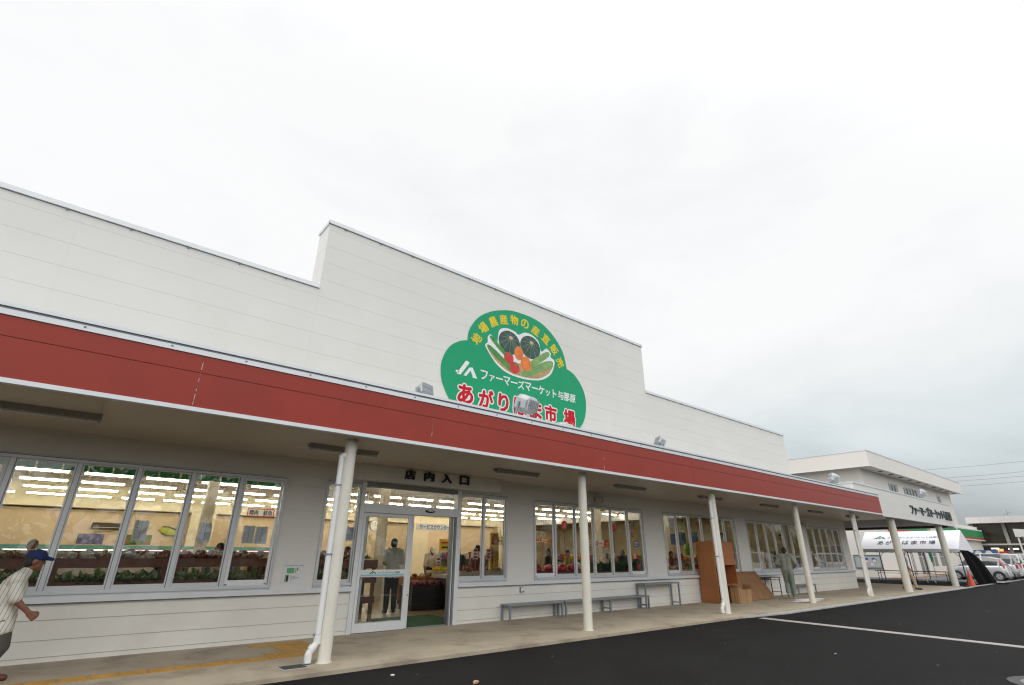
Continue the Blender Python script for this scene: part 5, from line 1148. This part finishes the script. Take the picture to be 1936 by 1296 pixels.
for y, z, w_, h_, mm_, nm in ((2.6, 2.35, .7, .12, COOL, 'lamp'), (1.0, 2.3, .9, .14, COOL, 'lamp'), (-2.6, 2.4, .4, .2, COOL, 'lamp'), (-1.9, 1.96, 1.6, .55, WARM, 'lit_window'), (2.2, 1.97, .6, .4, WARM, 'lit_window')):
    m = MB(); m.box((fx+.34, y-w_/2, z), (fx+.38, y+w_/2, z+h_)); m.build(nm, mm_, FB)
m = MB(); m.bar((fx+2, .7, 5.85), (fx+2, .7, 6.75), .05); m.bar((fx+2, .3, 6.45), (fx+2, 1.2, 6.1), .04); tag(m.build('roof_antenna', ALUD), 'thin antenna on the far store roof', 'antenna')
t = thing('shop_banner', 'blue banner with two white discs hanging in front of the far store', 'banner', (70, 0, 0)); m = MB(); m.box((0, .25, 1.45), (.02, 2.15, 2.1)); m.build('cloth', mat('banner_bright_blue', (.05, .12, .30), .7), t)
m = MB()
for y in (1.75, .95): m.tube([(-.012, y, 1.78), (-.002, y, 1.78)], .27, 20)
m.build('disc', PAPER, t); m = MB(); m.bar((.01, .25, GZ), (.01, .25, 2.15), .03); m.bar((.01, 2.15, GZ), (.01, 2.15, 2.15), .03); m.build('pole', STEEL, t)
t = thing('shop_banner', 'red banner with a white heart mark beside the blue one', 'banner', (70, 0, 0)); m = MB(); m.box((0, -.55, 1.42), (.02, .18, 1.98)); m.build('cloth', mat('banner_red', (.45, .02, .03), .6), t); m = MB(); m.tube([(-.012, -.10, 1.74), (-.002, -.10, 1.74)], .10, 14); m.tube([(-.012, -.26, 1.74), (-.002, -.26, 1.74)], .10, 14); m.prism([(-.35, 1.71), (-.01, 1.71), (-.18, 1.50)], lambda a, b, d: (d, a, b), -.012, -.002); m.build('heart', PAPER, t); m = MB(); m.bar((.01, -.55, GZ), (.01, -.55, 2.0), .03); m.build('pole', STEEL, t)
# white shelter at the right edge
t = thing('cycle_shelter', 'white shelter with a sloping perforated gable at the right edge of the photo', 'shelter', (62, -2.4, GZ))
m = MB(); m.prism([(0, 3.75), (-.0, 3.1), (-6, 2.9), (-6, 3.15)], lambda a, b, d: (d, a, b), 0, 3.0); m.build('roof', mat('shelter_white', (.66, .66, .63), .5), t)
m = MB(); m.box((.3, -6, 0), (.36, -.4, 3.0)); m.build('screen', mat('shelter_screen', (.58, .57, .52), .6), t)
for y in (-.15, -5.9): m = MB(); m.bar((.1, y, 0), (.1, y, 3.05), .10); m.build('post', mat('shelter_white', (.66, .66, .63), .5), t)
m = MB()
for i in range(12): m.box((-.008, -.35-.45*i, 3.05), (-.001, -.5-.45*i, 3.13))
m.build('perforation', ALUD, t)
# power lines far behind
for y0, z0, y1, z1, lb in ((40, 27.3, -20, 27.3, 'topmost power line in the sky at the right'), (40, 25.2, -20, 25.3, 'second power line from the top in the sky at the right'), (40, 24.3, -20, 24.5, 'third power line from the top in the sky at the right'), (40, 23.2, -20, 23.4, 'lowest power line in the sky at the right')):
    m = MB(); m.tube([(150, y0+(y1-y0)*i/12, z0+(z1-z0)*i/12-6.2-1.2*math.sin(PI*i/12)) for i in range(13)], .024, 6); tag(m.build('power_line', mat('cable', (.12, .12, .13), .7)), lb, 'power line', 'power lines in the sky')
# ================================================================== PEOPLE
def capsule(m, p, q, ra, rb, sx=1.0, n=14):
    """tapered capsule; sx squeezes it along the figure's x axis"""
    p, q = Vector(p), Vector(q); d = q-p; l = d.length
    if l < 1e-5: d = Vector((0, 0, 1)); l = 1e-5
    d = d/l; ref = Vector((1, 0, 0)) if abs(d.x) < .9 else Vector((0, 1, 0)); x = (ref-d*ref.dot(d)).normalized(); y = d.cross(x)
    prof = [(p-d*ra*math.cos(a), ra*math.sin(a)) for a in (.15, .6, 1.1)]+[(p, ra), (q, rb)]+[(q+d*rb*math.sin(a), rb*math.cos(a)) for a in (.5, 1.0, 1.42)]
    rings = []
    for c, r_ in prof: rings.append([c+(x*math.cos(2*PI*k/n)+y*math.sin(2*PI*k/n))*r_ for k in range(n)])
    m.loft(rings, 0, True, True)
def remeshed(m, name, mt, parent, vox, smooth=2):
    o = m.build(name, mt, None); md = o.modifiers.new('r', 'REMESH'); md.mode = 'VOXEL'; md.voxel_size = vox; md.use_smooth_shade = True
    sm = o.modifiers.new('s', 'SMOOTH'); sm.factor = .5; sm.iterations = smooth
    me = bpy.data.meshes.new_from_object(o.evaluated_get(bpy.context.evaluated_depsgraph_get())); me.name = name
    old = o.data; o.modifiers.clear(); o.data = me; bpy.data.meshes.remove(old)
    me.materials.clear(); me.materials.append(mt)
    for p in me.polygons: p.use_smooth = True; p.material_index = 0
    o.parent = parent; return o
BASE = dict(pelvis=(0, 0, .94), waist=(0, 0, 1.08), chest=(.01, 0, 1.29), neck=(0, 0, 1.44), head=(.03, 0, 1.58), look=(1, 0, -.05),
            hipL=(0, .085, .92), kneeL=(.03, .09, .50), ankL=(-.01, .095, .08), toeL=(.16, .11, .035), hipR=(0, -.085, .92), kneeR=(.03, -.09, .50), ankR=(-.01, -.095, .08), toeR=(.16, -.11, .035),
            shL=(0, .175, 1.39), elL=(-.03, .225, 1.12), wrL=(.05, .235, .88), shR=(0, -.175, 1.39), elR=(-.03, -.225, 1.12), wrR=(.05, -.235, .88), curl=.6)
def figure(label, loc, rz, pose, shirt, trous, hair=HAIR, skin=SKIN, cap=None, sleeve=.55, vox=.012, scale=1.0, stripes=None, shoes=BLACK, long_hair=False, apron=None, legs=True, group=None, hem=.0, bulk=.0):
    J = dict(BASE); J.update(pose); V = {k: Vector(v) for k, v in J.items() if isinstance(v, tuple)}
    t = thing('person', label, 'person', loc, rz, group); t.scale = (scale,)*3
    b = MB()
    def tor(m, g):      # torso; g = extra radius
        for s in (-1, 1):
            capsule(m, V['pelvis']+Vector((0, .055*s, 0)), V['waist']+Vector((0, .045*s, 0)), .105+g, .098+g); capsule(m, V['waist']+Vector((0, .045*s, 0)), V['chest']+Vector((0, .065*s, 0)), .098+g, .105+g)
            sh = V['shL'] if s > 0 else V['shR']; capsule(m, V['chest']+Vector((0, .05*s, .03)), sh, .095+g, .058+g); capsule(m, V['neck'].lerp(sh, .1), sh, .05+g*.6, .055+g)
    tor(b, 0)
    capsule(b, V['chest'].lerp(V['neck'], .6), V['head']-Vector((.02, 0, .04)), .058, .052)
    lk = V['look'].normalized(); H = V['head']; sd_ = lk.cross(Vector((0, 0, 1))).normalized(); hu = sd_.cross(lk)
    hm = Matrix((lk, -sd_, hu)).transposed()
    b.ell(H+hu*.02-lk*.012, (.098, .078, .098), 20, 14, 0, hm); b.ell(H-hu*.045+lk*.025, (.062, .058, .070), 18, 12, 0, hm)
    b.ell(H+lk*.088-hu*.018, (.020, .014, .026), 12, 8, 0, hm); b.ell(H+lk*.075-hu*.095, (.022, .026, .018), 10, 8, 0, hm); b.ell(H+lk*.078-hu*.062, (.014, .026, .013), 10, 8, 0, hm); b.ell(H+lk*.078+hu*.022, (.014, .045, .012), 10, 8, 0, hm)
    for s in (-1, 1): b.ell(H+sd_*s*.080-hu*.012-lk*.008, (.024, .012, .034), 10, 8, 0, hm)
    for s in 'LR':
        if legs:
            capsule(b, V['hip'+s], V['knee'+s], .085, .056); capsule(b, V['knee'+s], V['knee'+s].lerp(V['ank'+s], .35), .054, .056); capsule(b, V['knee'+s].lerp(V['ank'+s], .35), V['ank'+s], .056, .038)
            capsule(b, V['ank'+s]+Vector((-.02, 0, -.03)), V['toe'+s], .038, .028)
        capsule(b, V['sh'+s], V['el'+s], .050, .040); capsule(b, V['el'+s], V['wr'+s], .041, .027)
        w_ = V['wr'+s]; d = (w_-V['el'+s]).normalized(); d = (d+J['curl']*.25*Vector((.5, 0, -.3))).normalized()
        side = Vector((0, 1 if s == 'L' else -1, 0)); pn = -side; fw = d.cross(side)          # palm faces the thigh
        if fw.x < 0: fw = -fw
        fw.normalize(); kn = w_+d*.088
        for a in (-.5, .5): capsule(b, w_+d*.012+fw*a*.03, kn+fw*a*.045, .022, .019)
        for i, (o, l) in enumerate(((.034, .070), (.012, .080), (-.011, .074), (-.032, .058))):
            p0 = kn+fw*o; c = J['curl']; d1 = (d*math.cos(c)+pn*math.sin(c)).normalized(); d2 = (d*math.cos(2.1*c)+pn*math.sin(2.1*c)).normalized()
            p1 = p0+d1*l*.55; capsule(b, p0, p1, .0115, .0105, n=8); capsule(b, p1, p1+d2*l*.5, .0105, .009, n=8)
        q0 = w_+d*.03+fw*.03; q1 = q0+(fw*.6+d*.7+pn*.3).normalized()*.042; capsule(b, q0, q1, .014, .012, n=8); capsule(b, q1, q1+(d*.8+pn*.6).normalized()*.034, .012, .010, n=8)
    remeshed(b, 'body', skin, t, vox)
    # face
    e = MB()
    for s in (-1, 1): e.ell(H+lk*.083+sd_*s*.033+hu*.004, (.008, .013, .008), 8, 6, 0, hm)
    e.build('eye', mat('eye_dark', (.015, .012, .01), .3), t)
    e = MB()
    for s in (-1, 1): e.ell(H+lk*.088+sd_*s*.034+hu*.028, (.006, .018, .004), 8, 6, 0, hm)
    e.build('eyebrow', HAIR, t); e = MB(); e.ell(H+lk*.088-hu*.064, (.007, .024, .004), 8, 6, 0, hm); e.build('mouth', mat('lip', (.22, .07, .06), .5), t)
    # hair or cap
    h = MB(); h.ell(H+hu*.035-lk*.022, (.100, .086, .096), 20, 14, 0, hm); h.ell(H-lk*.055-hu*.02, (.060, .076, .080), 18, 12, 0, hm)
    if long_hair: h.ell(H-lk*.055-hu*.10, (.055, .080, .11), 16, 12, 0, hm)
    remeshed(h, 'hair', hair, t, max(vox, .011), 1)
    if cap is not None:
        c = MB(); c.ell(H+hu*.055-lk*.012, (.112, .094, .085), 22, 14, 0, hm); capsule(c, H+lk*.07+hu*.042, H+lk*.16+hu*.032, .03, .02)
        o = remeshed(c, 'cap', cap, t, .010, 1)
        c = MB(); n = 14; up_ = []
        for k in range(n+1): a = -PI/2+PI*k/n; up_.append((math.cos(a)*.115+.07, math.sin(a)*.082))
        pts = [H+lk*a+sd_*q+hu*(.045-.018*((a-.07)/.115)-.10*abs(q)*abs(q)*8) for a, q in up_]
        c.add(pts+[p-hu*.007 for p in pts], [tuple(range(n+1)), tuple(reversed(range(n+1, 2*n+2)))]+[(i, i+1, n+2+i, n+1+i) for i in range(n)]); c.build('cap_brim', cap, o)
    # clothes
    c = MB(); tor(c, .022+bulk); capsule(c, V['chest'].lerp(V['neck'], .75), V['neck'].lerp(H, .22), .062, .060)
    for s in 'LR':
        a = V['sh'+s].lerp(V['el'+s], min(1, sleeve*1.6)); capsule(c, V['sh'+s], a, .068+bulk*.6, (.066 if sleeve < .9 else .052)+bulk*.6)
        if sleeve >= .9: capsule(c, V['el'+s], V['el'+s].lerp(V['wr'+s], .93), .054+bulk*.6, .040+bulk*.4)
        capsule(c, V['pelvis']+Vector((0, .06*(1 if s == 'L' else -1), .02)), V['hip'+s].lerp(V['knee'+s], .16+hem), .125, .118)
    so_ = remeshed(c, 'shirt', shirt, t, vox, 2)
    if legs:
        c = MB()
        for s in 'LR': capsule(c, V['hip'+s]+Vector((0, 0, .02)), V['knee'+s], .108+bulk*.3, .078+bulk*.4); capsule(c, V['knee'+s], V['ank'+s]+Vector((0, 0, .035)), .078+bulk*.4, .064+bulk*.3)
        capsule(c, V['pelvis']+Vector((0, .05, 0)), V['pelvis']+Vector((0, -.05, 0)), .112, .112); remeshed(c, 'trousers', trous, t, vox, 2)
        for s in 'LR':
            c = MB(); dd = (V['toe'+s]-V['ank'+s]); capsule(c, V['ank'+s]+Vector((-.035, 0, -.035)), V['ank'+s]+dd*.5+Vector((0, 0, -.02)), .042, .046); capsule(c, V['ank'+s]+dd*.5+Vector((0, 0, -.02)), V['toe'+s]+Vector((.02, 0, 0)), .046, .034); remeshed(c, 'shoe', shoes, t, vox, 1)
    if apron is not None:
        c = MB(); capsule(c, V['chest']+Vector((.10, -.06, -.05)), V['pelvis']+Vector((.10, -.06, -.05)), .05, .05); capsule(c, V['chest']+Vector((.10, .06, -.05)), V['pelvis']+Vector((.10, .06, -.05)), .05, .05); remeshed(c, 'apron', apron, t, vox, 1)
    return t
# striped shirt material: thin woven stripes that run down the cloth
def striped():
    m = mat('striped_cloth', (.62, .60, .54), .8); tr = m.node_tree; b = tr.nodes['Principled BSDF']
    tcn = tr.nodes.new('ShaderNodeTexCoord'); mp_ = tr.nodes.new('ShaderNodeMapping'); mp_.inputs['Rotation'].default_value = (0, R(-10), 0); tr.links.new(tcn.outputs['Object'], mp_.inputs[0])
    wv = tr.nodes.new('ShaderNodeTexWave'); wv.wave_type = 'BANDS'; wv.bands_direction = 'X'; wv.inputs['Scale'].default_value = 7.5; wv.inputs['Distortion'].default_value = .6; wv.inputs['Detail'].default_value = 1; tr.links.new(mp_.outputs[0], wv.inputs[0])
    rp = tr.nodes.new('ShaderNodeMapRange'); rp.inputs[1].default_value = .88; rp.inputs[2].default_value = .96; tr.links.new(wv.outputs['Fac'], rp.inputs[0])
    old = b.inputs['Base Color'].links[0].from_socket; mx = tr.nodes.new('ShaderNodeMix'); mx.data_type = 'RGBA'; mx.inputs[7].default_value = (.33, .28, .26, 1)
    tr.links.new(rp.outputs[0], mx.inputs[0]); tr.links.new(old, mx.inputs[6]); tr.links.new(mx.outputs[2], b.inputs['Base Color']); return m
def cloth(name, c, v=.08): return mat(name, c, .85, var=v, scale=9, bump=.35, bscale=22)
# man leaning forward at the left edge, walking to the right (+X)
mp = dict(pelvis=(-.17, 0, .66), waist=(-.185, 0, .80), chest=(-.165, 0, .99), neck=(-.10, 0, 1.16), head=(-.035, 0, 1.30), look=(1, .05, -.10),
          hipL=(-.18, .08, .62), kneeL=(-.24, .09, .40), ankL=(-.55, .09, .28), toeL=(-.49, .10, .13), hipR=(-.16, -.08, .62), kneeR=(-.09, -.09, .36), ankR=(-.20, -.09, .09), toeR=(.01, -.10, .035),
          shL=(-.15, .165, 1.09), elL=(-.32, .22, .88), wrL=(-.24, .22, .68), shR=(-.15, -.165, 1.09), elR=(-.10, -.215, .87), wrR=(.06, -.20, .72), curl=1.15)
figure('man in a blue cap and striped white shirt leaning forward at the left edge', (-.115, -1.06, 0), 0, mp, striped(), cloth('grey_trousers', (.075, .068, .062)), skin=SKIND, cap=cloth('navy_cap', (.010, .022, .095)), sleeve=.56, bulk=.012, hem=.10, vox=.009, shoes=mat('brown_sandal', (.10, .025, .015), .5))
# man in grey work clothes walking away
gp = dict(pelvis=(0, 0, .94), waist=(.01, 0, 1.07), chest=(.02, 0, 1.28), neck=(.02, 0, 1.43), head=(.05, 0, 1.565), look=(1, 0, -.25), elL=(-.05, .31, 1.14), wrL=(.16, .22, 1.02), elR=(-.05, -.32, 1.14), wrR=(.15, -.22, 1.02),
          kneeR=(.05, -.09, .50), ankR=(.02, -.09, .08), toeR=(.19, -.10, .035), kneeL=(.10, .085, .52), ankL=(-.14, .085, .19), toeL=(-.02, .09, .06), curl=.8)
figure('person in grey green work clothes walking away past the windows', (20.85, -1.20, 0), R(20), gp, cloth('grey_green_jacket', (.265, .28, .245)), cloth('grey_green_trousers', (.205, .24, .205)), sleeve=1.0, bulk=.02, vox=.011, shoes=mat('pale_shoe', (.5, .38, .33), .6), scale=1.02)
# man behind the porch column
wp = dict(kneeL=(.20, .09, .52), ankL=(.26, .09, .09), toeL=(.43, .10, .04), kneeR=(-.05, -.09, .50), ankR=(-.28, -.09, .12), toeR=(-.16, -.10, .04), elR=(-.02, -.23, 1.13), wrR=(.10, -.22, .90))
figure('person in a blue shirt and beige trousers walking behind the thick porch column', (31.45, -2.08, 0), R(-60), wp, cloth('blue_grey_shirt', (.17, .20, .27)), cloth('beige_trousers', (.42, .33, .24)), sleeve=.6, vox=.012, cap=cloth('beige_cap', (.45, .40, .33)))
# inside the shop
SG = 'shoppers and staff in the shop'
WS = cloth('white_polo', (.62, .58, .50)); PALE = cloth('pale_grey_shirt', (.64, .67, .66)); NAVY = cloth('navy_cloth', (.02, .025, .035)); DKR = cloth('dark_red_cloth', (.16, .025, .03)); 
figure('man in pale shirt and dark trousers, back turned, behind the glass door', (7.02, 2.95, 0), R(75), dict(look=(.8, -.6, -.1), elR=(.0, -.24, 1.13), wrR=(.22, -.16, 1.12), elL=(-.02, .24, 1.13), wrL=(.2, .16, 1.1)), PALE, NAVY, vox=.014, scale=1.05)
figure('man in a white cap and white polo shirt bending over the orange table', (10.05, 5.95, 0), R(-118), dict(pelvis=(-.10, 0, .93), chest=(.06, 0, 1.25), neck=(.10, 0, 1.40), head=(.17, 0, 1.51), look=(.8, .25, -.55), elR=(.16, -.24, 1.02), wrR=(.30, -.22, .84), elL=(.14, .24, 1.02), wrL=(.32, .20, .90), shL=(.05, .18, 1.35), shR=(.05, -.18, 1.35)), WS, NAVY, skin=SKIND, cap=cloth('white_cap', (.60, .58, .54)), vox=.014)
figure('shopper with dark hair and a white headscarf behind the rack in the first tall pane', (-.35, 3.4, 0), R(-80), dict(), cloth('brown_blouse', (.25, .17, .11)), NAVY, vox=.018, scale=.95, group=SG)
figure('shopper in a pink top behind the rack in the second tall pane', (2.05, 3.6, 0), R(40), dict(), cloth('pink_blouse', (.40, .14, .16)), NAVY, vox=.018, scale=.94, long_hair=True, group=SG)
figure('shopper with short black hair behind the rack in the third tall pane', (2.95, 3.7, 0), R(160), dict(), WS, NAVY, vox=.018, scale=.95, group=SG)
figure('shopper in a dark top behind the narrow pane left of the entrance', (6.0, 3.6, 0), R(200), dict(), NAVY, NAVY, vox=.018, scale=.93, group=SG)
figure('person in a dark shirt half hidden by the right door frame', (10.9, 5.6, 0), R(-150), dict(), NAVY, NAVY, vox=.018, scale=.95, long_hair=True, group=SG)
figure('shopper in a red top behind the price cards right of the entrance', (10.55, 4.1, 0), R(-70), dict(), DKR, NAVY, vox=.018, scale=.9, long_hair=True, group=SG)
figure('tall shopper in white behind the price cards right of the entrance', (11.0, 4.6, 0), R(20), dict(), WS, NAVY, vox=.018, scale=1.0, group=SG)
figure('cashier with dark hair in the first middle pane', (14.0, 4.3, 0), R(-60), dict(), NAVY, NAVY, vox=.018, scale=.95, long_hair=True, group=SG)
figure('shopper in a yellow top behind the red bags', (14.9, 4.2, 0), R(-70), dict(), cloth('yellow_blouse', (.45, .33, .05)), NAVY, vox=.018, scale=.93, group=SG)
figure('person in a pale top bending by the leafy plants in the middle windows', (16.55, 3.7, 0), R(-130), dict(head=(.12, 0, 1.50), look=(1, 0, -.5)), WS, NAVY, vox=.018, scale=.92, long_hair=True, group=SG)
figure('cashier in an orange apron and teal headscarf in the middle windows', (17.9, 4.0, 0), R(-90), dict(), NAVY, NAVY, hair=mat('teal_scarf', (.03, .25, .27), .8), vox=.018, scale=.95, apron=cloth('orange_apron', (.55, .16, .04)), group=SG)
figure('person in dark red behind the window left of the plywood cabinet', (19.75, 2.95, 0), R(-60), dict(), DKR, NAVY, vox=.018, scale=.93, long_hair=True, group=SG)

# ---- cars and trees across the lot, outside the frame but mirrored in the shop windows
for i, (x, c, k_, lb) in enumerate(((34.0, SILV, 1, 'silver tall car first in the row mirrored in the shop windows'), (38.6, WHC, 1, 'white tall car second in the row mirrored in the shop windows'), (43.4, SILV, 0, 'silver small car third in the row mirrored in the shop windows'), (48.0, WHC, 0, 'white small car fourth in the row mirrored in the shop windows'), (53.0, WHC, 1, 'white tall car last in the row mirrored in the shop windows'))):
    car(c, k_, lb, (x, -11.2, GZ), PI/2)['group'] = 'cars mirrored in the windows'
rnd = random.Random(31); m = MB()
for i in range(5200):
    x = rnd.uniform(-20, 170); hh = 7.8+2.2*math.sin(x*.13)+1.6*math.sin(x*.47+1)+.9*math.sin(x*1.3); z = hh*rnd.random()**.6; y = -48+rnd.uniform(-3, 3)
    c_ = Vector((x, y, z)); a = Vector((rnd.uniform(-1, 1), rnd.uniform(-1, 1), rnd.uniform(-1, 1)))*.75; b = Vector((rnd.uniform(-1, 1), rnd.uniform(-1, 1), rnd.uniform(-1, 1)))*.75
    m.add([c_-a, c_+b, c_+a, c_-b], [(0, 1, 2, 3)], rnd.choice((0, 0, 1)))
o = m.build('tree_belt', [mat('tree_dark', (.035, .05, .02), .7), mat('tree_mid', (.07, .09, .035), .7)], fix=False); tag(o, 'belt of dark trees across the lot mirrored in the shop windows', 'trees', kind='stuff')
